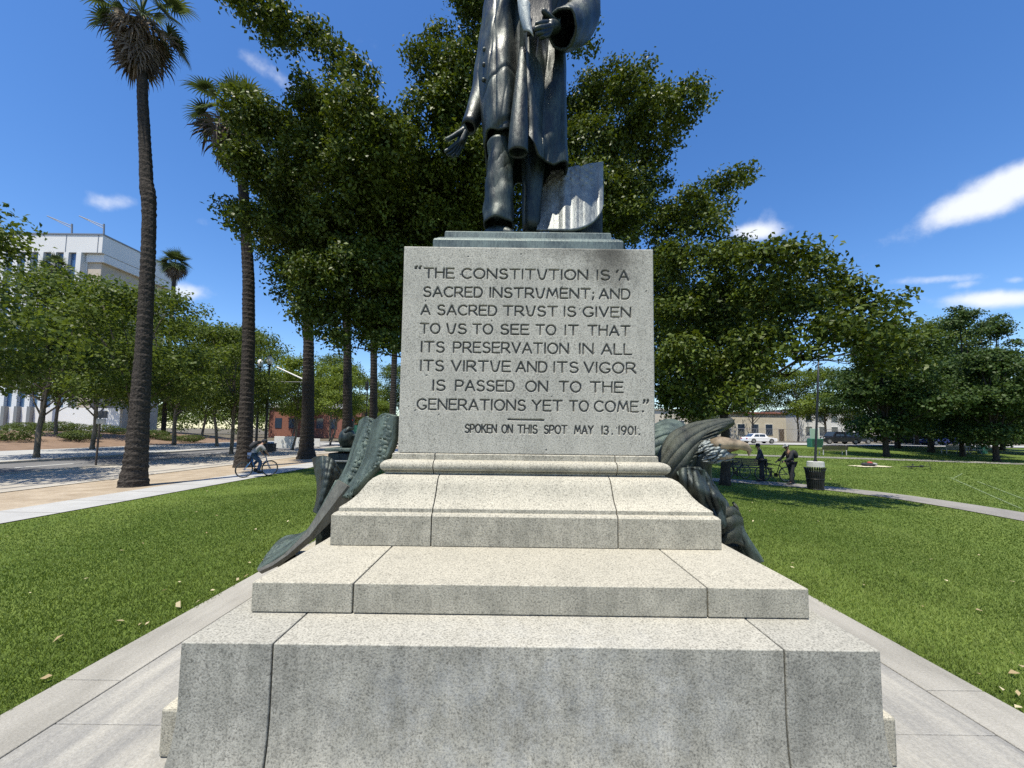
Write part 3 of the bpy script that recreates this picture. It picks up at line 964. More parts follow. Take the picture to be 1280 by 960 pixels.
# ---- body: one skinned figure (head, torso, arms, hands, legs)
def skin_fig(name, joints, edges, mat, parent, sub=2, root=0, smooth=True):
    """joints: {key: (xyz, radius)}; edges: key pairs; one continuous surface"""
    keys = list(joints)
    me = bpy.data.meshes.new(name)
    me.from_pydata([tuple(map(float, joints[k][0])) for k in keys], [(keys.index(a), keys.index(b)) for a, b in edges], [])
    o = link(name, me, mat, parent, False)
    md = o.modifiers.new('skin', 'SKIN'); md.use_smooth_shade = smooth; md.use_x_symmetry = False
    if sub:
        s = o.modifiers.new('sub', 'SUBSURF'); s.levels = sub; s.render_levels = sub
    sv = me.skin_vertices[0].data
    for i_, k_ in enumerate(keys):
        r = joints[k_][1]
        sv[i_].radius = (r, r) if np.isscalar(r) else r
        sv[i_].use_root = (i_ == root)
    return o


J, E = {}, []


def chain(pref, pts, start=None):
    prev = start
    for i_, (p, r) in enumerate(pts):
        k_ = f'{pref}{i_}'
        J[k_] = (p, r)
        if prev: E.append((prev, k_))
        prev = k_
    return prev


J['pelvis'] = (P(658, 150, 3.95), 0.20)
chain('spine', [(P(658, 90, 3.95), 0.22), (P(660, 30, 3.95), 0.25), (P(664, -25, 3.97), 0.24), (P(666, -52, 3.96), 0.10), (P(667, -62, 3.94), 0.10), (P(668, -76, 3.90), (0.155, 0.165)), (P(668, -92, 3.90), (0.165, 0.185)), (P(668, -103, 3.92), 0.12)], 'pelvis')
chain('ll', [(P(632, 172, 3.86), 0.17), (P(624, 212, 3.74), 0.135), (P(623, 250, 3.74), 0.13), (P(623, 276, 3.74), 0.125)], 'pelvis')
chain('lr', [(P(668, 178, 3.97), 0.16), (P(666, 220, 3.93), 0.125), (P(664, 262, 3.92), 0.11), (P(664, 290, 3.92), 0.10)], 'pelvis')
body = skin_fig('person', J, E, M['br_statue'], st, 2)
# face: eyes, nose, mouth, ears, hair
hc = P(668, -88, 3.90)
for s_ in (-1, 1):
    MB().ball((hc[0] + s_ * 0.065, hc[1] - 0.165, hc[2] + 0.0), (0.032, 0.03, 0.02), 10, 6).build('eye', M['br_statue'], st, smooth=True)
    MB().ball((hc[0] + s_ * 0.172, hc[1] + 0.02, hc[2] - 0.01), (0.025, 0.045, 0.065), 10, 6).build('ear', M['br_statue'], st, smooth=True)
    MB().ball((hc[0] + s_ * 0.065, hc[1] - 0.16, hc[2] + 0.05), (0.05, 0.035, 0.018), 10, 6).build('brow', M['br_statue'], st, smooth=True)
mb_ = MB()
mb_.tube([(hc[0], hc[1] - 0.165, hc[2] + 0.03), (hc[0], hc[1] - 0.21, hc[2] - 0.055), (hc[0], hc[1] - 0.17, hc[2] - 0.07)], [0.02, 0.036, 0.03], 8)
mb_.build('nose', M['br_statue'], st, smooth=True)
MB().ball((hc[0], hc[1] - 0.165, hc[2] - 0.11), (0.06, 0.03, 0.013), 10, 6).build('mouth', M['br_statue'], st, smooth=True)
mb_ = MB().ball((hc[0], hc[1] + 0.045, hc[2] + 0.06), (0.185, 0.185, 0.16), 16, 10)
mb_.build('hair', M['br_dark'], st, smooth=True)

# shoes
for (a, b_, c_, nm) in ((P(614, 277, 3.74), P(626, 284, 3.68), P(643, 288, 3.60), 'l'), (P(664, 290, 3.95), P(664, 291, 3.84), P(664, 294, 3.72), 'r')):
    mb_ = MB()
    zf = z2
    pts = [(a[0] - 0.05, a[1] + 0.04, zf + 0.07), (a[0], a[1], zf + 0.085), (b_[0], b_[1], zf + 0.075), (0.5 * (b_[0] + c_[0]), 0.5 * (b_[1] + c_[1]), zf + 0.05), (c_[0], c_[1], zf + 0.03)]
    mb_.tube(pts, [0.07, 0.095, 0.085, 0.068, 0.03], 14)
    mb_.build('shoe', M['br_statue'], st, smooth=True, subsurf=1)
# trouser folds at the near leg
mb_ = MB(); rows_ = []
for it in range(41):
    t = it / 40; v = 180 + 104 * t
    w = np.interp(v, [180, 196, 240, 262, 284], [15, 13.5, 17.5, 18.5, 18.0]); uc = np.interp(v, [180, 240, 284], [624, 624.5, 623])
    row = []
    for k_ in range(49):
        a = 2 * pi * k_ / 48
        r = w / 481 * 3.74 * (1 + 0.07 * sin(3 * a + 7 * t) + 0.05 * sin(5 * a - 9 * t) * t + 0.03 * sin(26 * t + 2 * a))
        c_ = P(uc, v, 3.74)
        row.append((c_[0] + r * cos(a), c_[1] + r * sin(a) * 0.95 - 0.05 * sstep(.8, 1, t) * (sin(a) < 0), c_[2]))
    rows_.append(row)
mb_.grid(rows_).build('trouser_leg', M['br_statue'], st, smooth=True, solid=0.015)
mb_ = MB(); rows_ = []
for it in range(31):
    t = it / 30; v = 185 + 104 * t
    row = []
    for k_ in range(33):
        a = 2 * pi * k_ / 32
        r = 13.5 / 481 * 3.95 * (1 + 0.08 * sin(3 * a + 5 * t) - 0.25 * t)
        c_ = P(665, v, 3.95)
        row.append((c_[0] + r * cos(a), c_[1] + r * sin(a), c_[2]))
    rows_.append(row)
mb_.grid(rows_).build('trouser_leg', M['br_statue'], st, smooth=True, solid=0.015)


def sleeve(pts, name='sleeve', nn=20, hollow=True, ruck=0.05, mat=None):
    mb_ = MB()
    fine, rad = [], []
    P_ = [Vector(p) for p, r in pts]; R_ = [r for p, r in pts]
    for i_ in range(len(P_) - 1):
        for s_ in np.linspace(0, 1, 8, endpoint=False):
            fine.append(P_[i_].lerp(P_[i_ + 1], s_)); rad.append(R_[i_] + (R_[i_ + 1] - R_[i_]) * s_)
    fine.append(P_[-1]); rad.append(R_[-1])
    for _ in range(4):
        f2 = fine[:]
        for i_ in range(1, len(fine) - 1):
            f2[i_] = fine[i_] * .5 + (fine[i_ - 1] + fine[i_ + 1]) * .25
        fine = f2
    mb_.tube(fine, rad, nn, cap=not hollow)
    vs_ = []
    for i_, v_ in enumerate(mb_.v):
        c_ = fine[i_ // nn]
        d_ = Vector(v_) - c_
        k_ = i_ % nn
        vs_.append(tuple(c_ + d_ * (1 + ruck * sin(i_ // nn * 1.1 + k_ * 0.9) + ruck * .6 * sin(k_ * 1.9 + i_ // nn * .5))))
    mb_.v = vs_
    return mb_.build(name, mat or M['br_statue'], st, smooth=True, solid=0.02 if hollow else 0)


sleeve([(P(640, -38, 4.02), 0.15), (P(622, 10, 4.16), 0.15), (P(612, 62, 4.20), 0.13), (P(602, 118, 4.08), 0.105), (P(586, 160, 3.93), 0.072)], ruck=.03)
sleeve([(P(704, -40, 3.99), 0.16), (P(727, -12, 4.02), 0.19), (P(729, 22, 3.92), 0.18), (P(713, 37, 3.70), 0.165), (P(702, 36, 3.56), 0.15)])


def hand(name, wrist, palm, fingers, thumb, rp, rf, mat):
    global J, E
    J, E = {}, []
    J['w'] = (wrist, rp * 0.8)
    J['p'] = (palm, (rp * 1.15, rp * 0.6)); E.append(('w', 'p'))
    for i_, fg in enumerate(fingers):
        prev = 'p'
        for j_, p_ in enumerate(fg):
            k_ = f'f{i_}{j_}'; J[k_] = (p_, rf * (1 - 0.12 * j_)); E.append((prev, k_)); prev = k_
    prev = 'w'
    for j_, p_ in enumerate(thumb):
        k_ = f't{j_}'; J[k_] = (p_, rf * (1.15 - 0.12 * j_)); E.append((prev, k_)); prev = k_
    return skin_fig(name, J, E, mat, st, 2)


hand('hand', P(584, 162, 3.90), P(577, 172, 3.86),
     [[P(570, 180, 3.83), P(563, 186, 3.79), P(555.5, 190, 3.76)], [P(571, 182, 3.84), P(565, 190, 3.81), P(558.5, 194, 3.78)],
      [P(573, 184, 3.86), P(568, 192, 3.84), P(564, 196, 3.80)], [P(576, 184, 3.88), P(573, 191, 3.87), P(570, 195, 3.84)]],
     [P(572, 167, 3.82), P(564, 172, 3.77), P(557, 175, 3.74)], 0.062, 0.024, M['br_statue'])
hand('hand', P(701, 36, 3.60), P(691, 34, 3.53),
     [[P(684, 29, 3.48), P(676, 29, 3.42), P(669, 31, 3.40)], [P(684, 34, 3.47), P(675, 35, 3.41), P(667, 37, 3.40)],
      [P(684, 39, 3.48), P(676, 41, 3.43), P(669, 43, 3.42)], [P(686, 43, 3.50), P(679, 46, 3.46), P(673, 47, 3.45)]],
     [P(689, 24, 3.53), P(682, 17, 3.47), P(677, 11, 3.45)], 0.066, 0.029, M['br_statue'])

# papers in the hand: a sheaf and one curled sheet
mb_ = MB(); rows_ = []
for i_ in range(13):
    t = i_ / 12
    row = []
    for k_ in range(9):
        s_ = k_ / 8
        row.append(P(657 + 31 * s_ + 2 * t, -34 + 78 * t * (1 - 0.15 * s_), 3.46 + 0.04 * s_ + 0.04 * sin(pi * t)))
    rows_.append(row)
mb_.grid(rows_).build('papers', M['br_shaded'], st, smooth=True, solid=0.035)
mb_ = MB(); rows_ = []
for i_ in range(15):
    t = i_ / 14
    row = []
    for k_ in range(11):
        a = pi * (0.15 + 1.15 * k_ / 10)
        c_ = P(655.5 + 6.0 * t * t, 2 + 40 * t, 3.42)
        r = 0.062 - 0.015 * t
        row.append((c_[0] + r * cos(a), c_[1] + 0.04 - r * sin(a) * 0.7 + 0.03 * k_ / 10, c_[2] + 0.012 * k_))
    rows_.append(row)
mb_.grid(rows_).build('curled_sheet', M['br_paper'], st, smooth=True, solid=0.012)

# draped flag behind the legs and the block it hangs on
mb_ = MB(); rows_ = []
N1, N2 = 48, 65
for i_ in range(N1 + 1):
    t = i_ / N1
    row = []
    for k_ in range(N2):
        s_ = k_ / (N2 - 1)
        u = 671 + 82.3 * s_
        vt_ = np.interp(u, [671, 674, 680, 690, 752.5], [287, 248, 232, 214, 203])
        vb_ = 288.5 if u < 709 else 254.6 + 34 * sqrt(max(0, 1 - ((u - 709) / 44.4) ** 2))
        v = vt_ + (vb_ - vt_) * t
        tv = (v - 203) / 86
        d = 4.22 - 0.36 * max(0, tv) ** 1.3 - 0.10 * sin(pi * s_) - 0.03 * gs(s_, 0.42, 0.05)
        stripe = 0.003 * (1 if sin(s_ * 2 * pi * 5.5 + 0.5) > 0 else -1) * (1 if v > 233 else 0)
        star = 0.018 * max(0, sin(s_ * 2 * pi * 7) * sin(v * .75)) ** 0.5 if (v < 232 and s_ < 0.86) else 0
        hemr = -0.014 if s_ > 0.93 else 0
        row.append(P(u, v, d - stripe - star + hemr))
    rows_.append(row)
mb_.grid(rows_).build('draped_flag', M['br_flag'], st, smooth=True, solid=0.03)
mb_ = MB()
a0, a1 = P(690, 222, 4.42), P(752, 289, 4.42)
mb_.box(a0[0], a1[0] - 0.02, 4.27, 4.75, z2, a0[2])
mb_.build('flag_stand', M['br_dark'], st, bevel=0.03)

# =================================================================== BRONZE GROUP AT THE LEFT SIDE
bl = thing('bronze_relief', 'green bronze scroll, shell and casket group leaning against the left flank of the pedestal', 'sculpture', (0, 0, 0))


def gridpx(rows_px, parent, name, mat, solid=0.05, ridge=None, sub=10, flip=False):
    """surface through rows of (u, v, d) points, resampled smoothly; ridge(s, t) pushes it towards the viewer"""
    A = np.array(rows_px, float)                     # rows, cols, 3
    m, n_ = A.shape[:2]
    ti = np.linspace(0, m - 1, (m - 1) * sub + 1); si = np.linspace(0, n_ - 1, (n_ - 1) * sub + 1)

    def cr(A, x):
        x = np.clip(x, 0, len(A) - 1 - 1e-9); i0 = int(x); f = x - i0
        p = [A[max(0, min(len(A) - 1, i0 + q))] for q in (-1, 0, 1, 2)]
        return 0.5 * ((2 * p[1]) + (-p[0] + p[2]) * f + (2 * p[0] - 5 * p[1] + 4 * p[2] - p[3]) * f * f + (-p[0] + 3 * p[1] - 3 * p[2] + p[3]) * f ** 3)
    rows2 = []
    for x in ti:
        R1 = cr(A, x)
        row = []
        for s_ in si:
            u, v, d = cr(R1, s_)
            if ridge: d -= ridge(s_ / (n_ - 1), x / (m - 1))
            row.append(P(u, v, d))
        rows2.append(row)
    mb_ = MB().grid(rows2)
    return mb_.build(name, mat, parent, smooth=True, solid=solid)


rr_ = np.random.RandomState(11)
relief_tab = rr_.rand(26, 60) * (rr_.rand(26, 60) > .55)
# upper scroll: two rolls side by side
gridpx([[(452, 527, 4.15), (461, 521.5, 3.95), (470, 526, 3.74), (483, 517.5, 3.55), (496, 520, 3.36)],
        [(449, 540, 4.10), (459, 536, 3.90), (467, 540, 3.74), (481, 533, 3.52), (495, 536, 3.36)],
        [(443, 560, 4.05), (453, 557, 3.85), (462, 560, 3.73), (477, 553, 3.50), (493, 556, 3.36)],
        [(436, 582, 4.00), (446, 577, 3.80), (455, 580, 3.72), (470, 574, 3.48), (483, 576, 3.36)],
        [(425, 603, 3.95), (435, 598, 3.76), (445, 599, 3.68), (455, 594, 3.50), (466, 592, 3.38)],
        [(408, 628, 3.85), (417, 626, 3.70), (426, 624, 3.62), (434, 622, 3.50), (441, 619, 3.40)]],
       bl, 'scroll', M['br_green'], 0.06, lambda s, t: 0.04 * gs(s, 0.22, .13) + 0.07 * gs(s, 0.73, .17) - 0.05 * gs(s, .47, .05) + 0.014 * relief_tab[int(s * 26) % 26, int(t * 60) % 60] * (0.1 < s < .92), sub=14)
# lower slab that runs down to the ledge
gridpx([[(442, 596, 4.5), (432, 598, 4.1), (421, 601, 3.62)],
        [(424, 618, 4.45), (416, 622, 4.05), (406, 629, 3.55)],
        [(400, 650, 4.4), (394, 654, 4.0), (384, 665, 3.50)],
        [(378, 667, 4.3), (368, 677, 3.95), (353, 694, 3.48)],
        [(358, 671, 4.3), (346, 688, 3.95), (330, 709, 3.50)],
        [(346, 679, 4.3), (334, 694, 3.95), (322, 713, 3.50)]],
       bl, 'slab', M['br_green'], 0.03, lambda s, t: 0.02 * sin(t * 40 + 9 * sin(s * 7)) * (t > .55) * (0.15 < s < .85))
up = [(423, 600), (406, 629), (384, 665), (353, 694), (336, 706), (322, 713)]
lo = [(447, 614), (416, 648), (391, 673), (368, 692), (346, 707), (327, 716)]
rows_ = [[P(a[0], a[1], 3.50), P(0.5 * (a[0] + b_[0]), 0.5 * (a[1] + b_[1]), 3.46), P(b_[0], b_[1], 3.50), P(b_[0] + 2, b_[1] - 1, 4.2)] for a, b_ in zip(up, lo)]
MB().grid(rows_).build('slab_edge', M['br_brown'], bl, smooth=False, solid=0.02)
# shell-like fan
gridpx([[(392, 573, 4.75), (402, 569.5, 4.6), (413, 573, 4.55), (421, 583, 4.6), (427, 594, 4.7)],
        [(395, 588, 4.68), (403, 585, 4.5), (410, 589, 4.45), (416, 594, 4.5), (420, 600, 4.6)],
        [(398, 606, 4.6), (403, 604, 4.45), (407, 606, 4.4), (410, 609, 4.45), (413, 612, 4.5)],
        [(397, 626, 4.5), (400, 625, 4.4), (402, 626, 4.36), (404, 627, 4.4), (406, 628, 4.42)],
        [(393, 640, 4.45), (395, 641, 4.4), (397, 642, 4.36), (399, 642, 4.36), (401, 642, 4.4)]],
       bl, 'shell', M['br_dark'], 0.04, lambda s, t: 0.022 * abs(sin(s * pi * 6)) * (1 - t) + 0.006 * sin(t * 46 + 9 * s) * (1 - t), sub=14)
mb_ = MB()
c_ = P(428, 578, 5.1)
mb_.box(c_[0] - .13, c_[0] + .14, 4.95, 5.35, c_[2] - .14, c_[2] + .13)
mb_.build('casket', M['br_dark'], bl, bevel=0.02)
c2 = P(428, 562, 5.05)
MB().box(c2[0] - .165, c2[0] + .165, 4.9, 5.4, c2[2] - .02, c2[2] + .025).build('casket_lid', M['br_green'], bl, bevel=0.012)
MB().box(c2[0] - .135, c2[0] + .15, 4.92, 5.38, c2[2] - .155, c2[2] - .13).build('casket_band', M['br_flag'], bl, bevel=0.006)
hcen = P(434, 548, 5.1)
mb_ = MB().ball(hcen, (0.105, 0.13, 0.135), 18, 12)
mb_.build('helmet', M['br_statue'], bl, smooth=True)
mb_ = MB()
mb_.tube([P(431, 541, 5.0), P(436, 535.5, 5.05), P(442, 536, 5.1)], [0.02, 0.03, 0.012], 8)
mb_.tube([P(441, 545, 5.05), P(446, 544, 5.05), P(447, 551, 5.05)], [0.02, 0.035, 0.025], 8)
mb_.build('helmet_crest', M['br_dark'], bl, smooth=True)
# hidden legs that carry shell and casket
mb_ = MB().box(c_[0] - .1, c_[0] + .3, 5.0, 5.3, 0.30, c_[2] - .13)
mb_.box(P(400, 640, 4.5)[0] - .02, P(400, 640, 4.5)[0] + .6, 4.45, 5.1, 0.302, P(400, 640, 4.5)[2] + .05)
mb_.build('footing', M['br_dark'], bl, bevel=0.02)

# =================================================================== BRONZE EAGLE AT THE RIGHT SIDE
eg = thing('bronze_eagle', 'weathered bronze eagle with pale open beak and raised wing beside the pedestal', 'sculpture', (0, 0, 0))
gridpx([[(818, 585, 3.55), (836, 548, 3.62), (857, 534, 3.70), (884, 527.5, 3.74), (914, 524.5, 3.78)],
        [(822, 592, 3.50), (842, 562, 3.50), (862, 546, 3.58), (888, 534, 3.66), (915, 526.5, 3.76)],
        [(828, 600, 3.50), (848, 580, 3.46), (868, 558, 3.54), (891, 540, 3.66), (916, 528, 3.76)],
        [(840, 612, 3.55), (856, 598, 3.52), (871, 570, 3.58), (890, 545, 3.72), (913, 531.0, 3.80)]],
       eg, 'wing', M['br_wing'], 0.05, lambda s, t: 0.05 * abs(sin(pi * (t * 4.5 + .5 * s))) ** .7 * (.4 + .6 * s) - .05 * t, sub=22)
# long flight feathers along the lower edge of the wing
mb_ = MB()
for i_ in range(9):
    q = i_ / 8
    a = P(842 + 40 * q, 588 - 46 * q, 3.47 + .1 * q); b_ = P(866 + 46 * q, 578 - 48 * q, 3.60 + .14 * q)
    mb_.tube([a, 0.5 * (a + b_) + np.array([0, -.03, .01]), b_], [0.012, 0.035, 0.008], 6, flat=0.35)
mb_.build('flight_feather', M['br_wing'], eg, smooth=True)
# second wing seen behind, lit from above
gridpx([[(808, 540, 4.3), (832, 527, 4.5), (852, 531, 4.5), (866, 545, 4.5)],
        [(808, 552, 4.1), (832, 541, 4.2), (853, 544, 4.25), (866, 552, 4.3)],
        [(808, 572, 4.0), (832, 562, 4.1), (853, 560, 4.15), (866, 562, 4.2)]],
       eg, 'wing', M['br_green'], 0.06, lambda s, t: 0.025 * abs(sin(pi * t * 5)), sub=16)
J, E = {}, []
J['b0'] = (P(868, 604, 3.72), 0.17)
chain('n', [(P(872, 584, 3.66), 0.13), (P(879, 571, 3.60), 0.10), (P(888, 564, 3.55), 0.085), (P(898, 564, 3.53), 0.06)], 'b0')
chain('b', [(P(874, 626, 3.74), 0.15), (P(888, 648, 3.74), 0.11), (P(905, 668, 3.74), 0.08)], 'b0')
skin_fig('body', {k_: v_ for k_, v_ in J.items()}, E, M['br_dark'], eg, 2)
# head with ruffled feathers
mb_ = MB()
hc2 = P(894, 562, 3.52)
for _ in range(130):
    th, zz = rr_.uniform(0, 2 * pi), rr_.uniform(-1, 1)
    q = sqrt(1 - zz * zz)
    n_ = np.array([q * cos(th), q * sin(th), zz]) * np.array([0.105, 0.085, 0.092])
    p_ = hc2 + n_
    mb_.tube([p_, p_ + n_ * 0.16 + np.array([-0.02, 0, -0.012]), p_ + n_ * .1 + np.array([-0.05, 0, -0.028])], [0.016, 0.02, 0.004], 6, flat=0.5)
mb_.ball(hc2, (0.112, 0.088, 0.088), 14, 10)
mb_.build('head', M['br_head'], eg, smooth=True)
# lower plumage of the neck
mb_ = MB()
for _ in range(60):
    s_ = rr_.uniform(0, 1)
    a = P(880 + 24 * s_ + rr_.uniform(-5, 5), 569 + 9 * rr_.uniform(0, 1), 3.50 + rr_.uniform(-.03, .06))
    mb_.tube([a, a + np.array([.03, -.01, .002]), a + np.array([.075, 0, .012])], [0.010, 0.016, 0.003], 6, flat=.5)
mb_.build('neck_feathers', M['br_flag'], eg, smooth=True)
mb_ = MB()
mb_.tube([P(889, 556, 3.50), P(900, 554, 3.47), P(912, 554.5, 3.46), P(924, 556, 3.46), P(932, 558.5, 3.46), P(937, 563, 3.46), P(936, 570, 3.46)], [0.05, 0.062, 0.050, 0.042, 0.036, 0.024, 0.003], 12)
mb_.build('upper_beak', M['beak'], eg, smooth=True)
mb_ = MB()
mb_.tube([P(892, 570, 3.50), P(903, 571, 3.48), P(913, 570, 3.48), P(922, 568, 3.48)], [0.034, 0.036, 0.026, 0.006], 10)
mb_.build('lower_beak', M['beak'], eg, smooth=True)
MB().tube([P(900, 562, 3.49), P(912, 562.5, 3.47), P(923, 562, 3.475)], [0.022, 0.022, 0.006], 8).build('gape', plain('gape_brown', (0.10, 0.055, 0.03), .6), eg, smooth=True)
MB().ball(P(900, 556, 3.42), 0.012, 8, 6).build('eye', M['br_dark'], eg, smooth=True)
# drapery and legs below
gridpx([[(846, 588, 3.52), (860, 584, 3.44), (876, 586, 3.50), (884, 596, 3.62)],
        [(852, 606, 3.50), (868, 603, 3.40), (884, 606, 3.46), (898, 616, 3.6)],
        [(862, 626, 3.48), (878, 622, 3.38), (896, 621, 3.42), (908, 630, 3.58)],
        [(878, 648, 3.50), (892, 642, 3.40), (904, 640, 3.42), (911, 645, 3.56)],
        [(894, 668, 3.55), (902, 660, 3.46), (908, 656, 3.46), (912, 656, 3.56)]],
       eg, 'drapery', M['br_dark'], 0.04, lambda s, t: 0.05 * abs(sin(s * 8 + 5 * t)) + .03 * sin(11 * t - 6 * s) + .012 * sin(40 * s + 17 * t), sub=14)
MB().ball(P(876, 624, 3.50), (0.028, 0.022, 0.04), 10, 8).build('claw', M['br_head'], eg, smooth=True)
gridpx([[(898, 640, 3.5), (911, 634, 3.45), (924, 644, 3.6)], [(900, 655, 3.5), (913, 652, 3.42), (926, 660, 3.6)], [(902, 678, 3.5), (916, 676, 3.45), (930, 684, 3.6)]],
       eg, 'slab', M['br_wing'], 0.06, lambda s, t: .01 * sin(20 * t + 9 * s))
gridpx([[(915, 648, 3.75), (922, 654, 3.58), (930, 668, 3.75)], [(922, 668, 3.72), (931, 672, 3.54), (939, 682, 3.75)], [(930, 690, 3.7), (941, 690, 3.56), (947, 694, 3.75)], [(942, 704, 3.7), (948, 702, 3.62), (952, 703, 3.75)]],
       eg, 'tail', M['br_green'], 0.05, lambda s, t: 0.03 * abs(sin(pi * (s * 3.5 + .4 * t))) , sub=14)
mb_ = MB()
for i_ in range(5):
    mb_.tube([P(916 + i_, 628 + 4 * i_, 3.6), P(921 + i_, 634 + 4 * i_, 3.56), P(925 - i_, 645 + 2 * i_, 3.56)], [0.012, 0.014, 0.004], 6)
mb_.build('talon', M['br_wing'], eg, smooth=True)
mb_ = MB().box(1.5, P(925, 690, 3.9)[0], 3.78, 5.0, 0.302, 0.62)
mb_.build('footing', M['br_dark'], eg, bevel=0.05)

# =================================================================== TREES
M['leaf_dark'] = leafmat('leaf_dark', (0.014, 0.030, 0.005), (0.096, 0.130, 0.023), 0.20, 0.46)
M['leaf_plane'] = leafmat('leaf_plane', (0.045, 0.075, 0.014), (0.105, 0.145, 0.030), 0.36, 0.45)
M['leaf_pale'] = leafmat('leaf_pale', (0.08, 0.12, 0.02), (0.15, 0.20, 0.04), 0.40, 0.5)
M['leaf_cool'] = leafmat('leaf_cool', (0.024, 0.046, 0.012), (0.060, 0.098, 0.024), 0.25, 0.5)
M['leaf_hedge'] = leafmat('leaf_hedge', (0.04, 0.065, 0.015), (0.09, 0.125, 0.03), 0.2, 0.5)
M['bark'] = barkmat('bark', (0.022, 0.018, 0.014), (0.065, 0.054, 0.043))
M['bark_pale'] = barkmat('bark_pale', (0.10, 0.085, 0.062), (0.22, 0.19, 0.15), 7.0)
M['palm_bark'] = barkmat('palm_bark', (0.012, 0.011, 0.010), (0.085, 0.072, 0.060), 16.0, (1.0, 1.0, 1.8), 0.9)
M['frond'] = leafmat('palm_frond', (0.035, 0.055, 0.018), (0.085, 0.115, 0.040), 0.22, 0.45)
M['frond_dead'] = leafmat('dead_frond', (0.075, 0.058, 0.042), (0.22, 0.175, 0.13), 0.12, 0.7)


def leaf_cloud(clumps, size, rs, twig=0.30, per=9, jit=0.45, aspect=0.5, up=0.55, shell=0.5, lift=0.0):
    """clumps: (centre, (rx, ry, rz), number of leaves). Returns quads of leaf size grouped in twigs"""
    C_, N_, R_ = [], [], []
    for c, r, n in clumps:
        nt = max(1, int(n / per))
        d = rs.normal(size=(nt, 3)); d[:, 2] = np.where((d[:, 2] < -.2) & (rs.rand(nt) < lift), -d[:, 2], d[:, 2]); d /= np.linalg.norm(d, axis=1)[:, None]
        q = shell + (1.08 - shell) * rs.rand(nt) ** 0.6
        far = rs.rand(nt) < 0.16
        q[far] *= rs.uniform(1.05, 1.32, far.sum())
        tw = np.array(c) + d * q[:, None] * np.array(r)
        lp = np.repeat(tw, per, 0) + rs.normal(size=(nt * per, 3)) * twig * np.array([1, 1, .75])
        nn = np.repeat(d, per, 0) * 0.5 + np.array([0, 0, up]) + rs.normal(size=(nt * per, 3)) * jit
        C_.append(lp); N_.append(nn); R_.append(np.repeat(rs.rand(nt), per) * 0.55 + rs.rand(nt * per) * 0.45)
    C_ = np.concatenate(C_); N_ = np.concatenate(N_); R_ = np.concatenate(R_)
    N_ /= np.linalg.norm(N_, axis=1)[:, None]
    a = rs.normal(size=C_.shape); a[:, 2] -= 0.35
    a -= N_ * (a * N_).sum(1)[:, None]; a /= np.linalg.norm(a, axis=1)[:, None] + 1e-9
    b = np.cross(N_, a)
    s = size * rs.uniform(0.7, 1.3, len(C_))[:, None]
    v = np.stack([C_ - a * s * 0.5, C_ + b * s * aspect * 0.5 + N_ * s * .08 - a * s * .05, C_ + a * s * 0.5 - N_ * s * 0.10, C_ - b * s * aspect * 0.5 + N_ * s * .08 - a * s * .05], 1).reshape(-1, 3)
    f = np.arange(len(v)).reshape(-1, 4)
    return v, f, R_


def limb(mb_, a, b, r0, r1, rs, n=7, sag=0.12, seg=7):
    a, b = np.array(a, float), np.array(b, float)
    L_ = np.linalg.norm(b - a)
    off = rs.normal(size=3) * L_ * 0.06; off[2] += L_ * sag
    pts = []
    for t in np.linspace(0, 1, seg):
        pts.append(a + (b - a) * t + off * sin(pi * t) + rs.normal(size=3) * L_ * 0.012 * (0 < t < 1))
    mb_.tube(pts, list(r0 + (r1 - r0) * np.linspace(0, 1, seg) ** 0.8), n)
    return pts


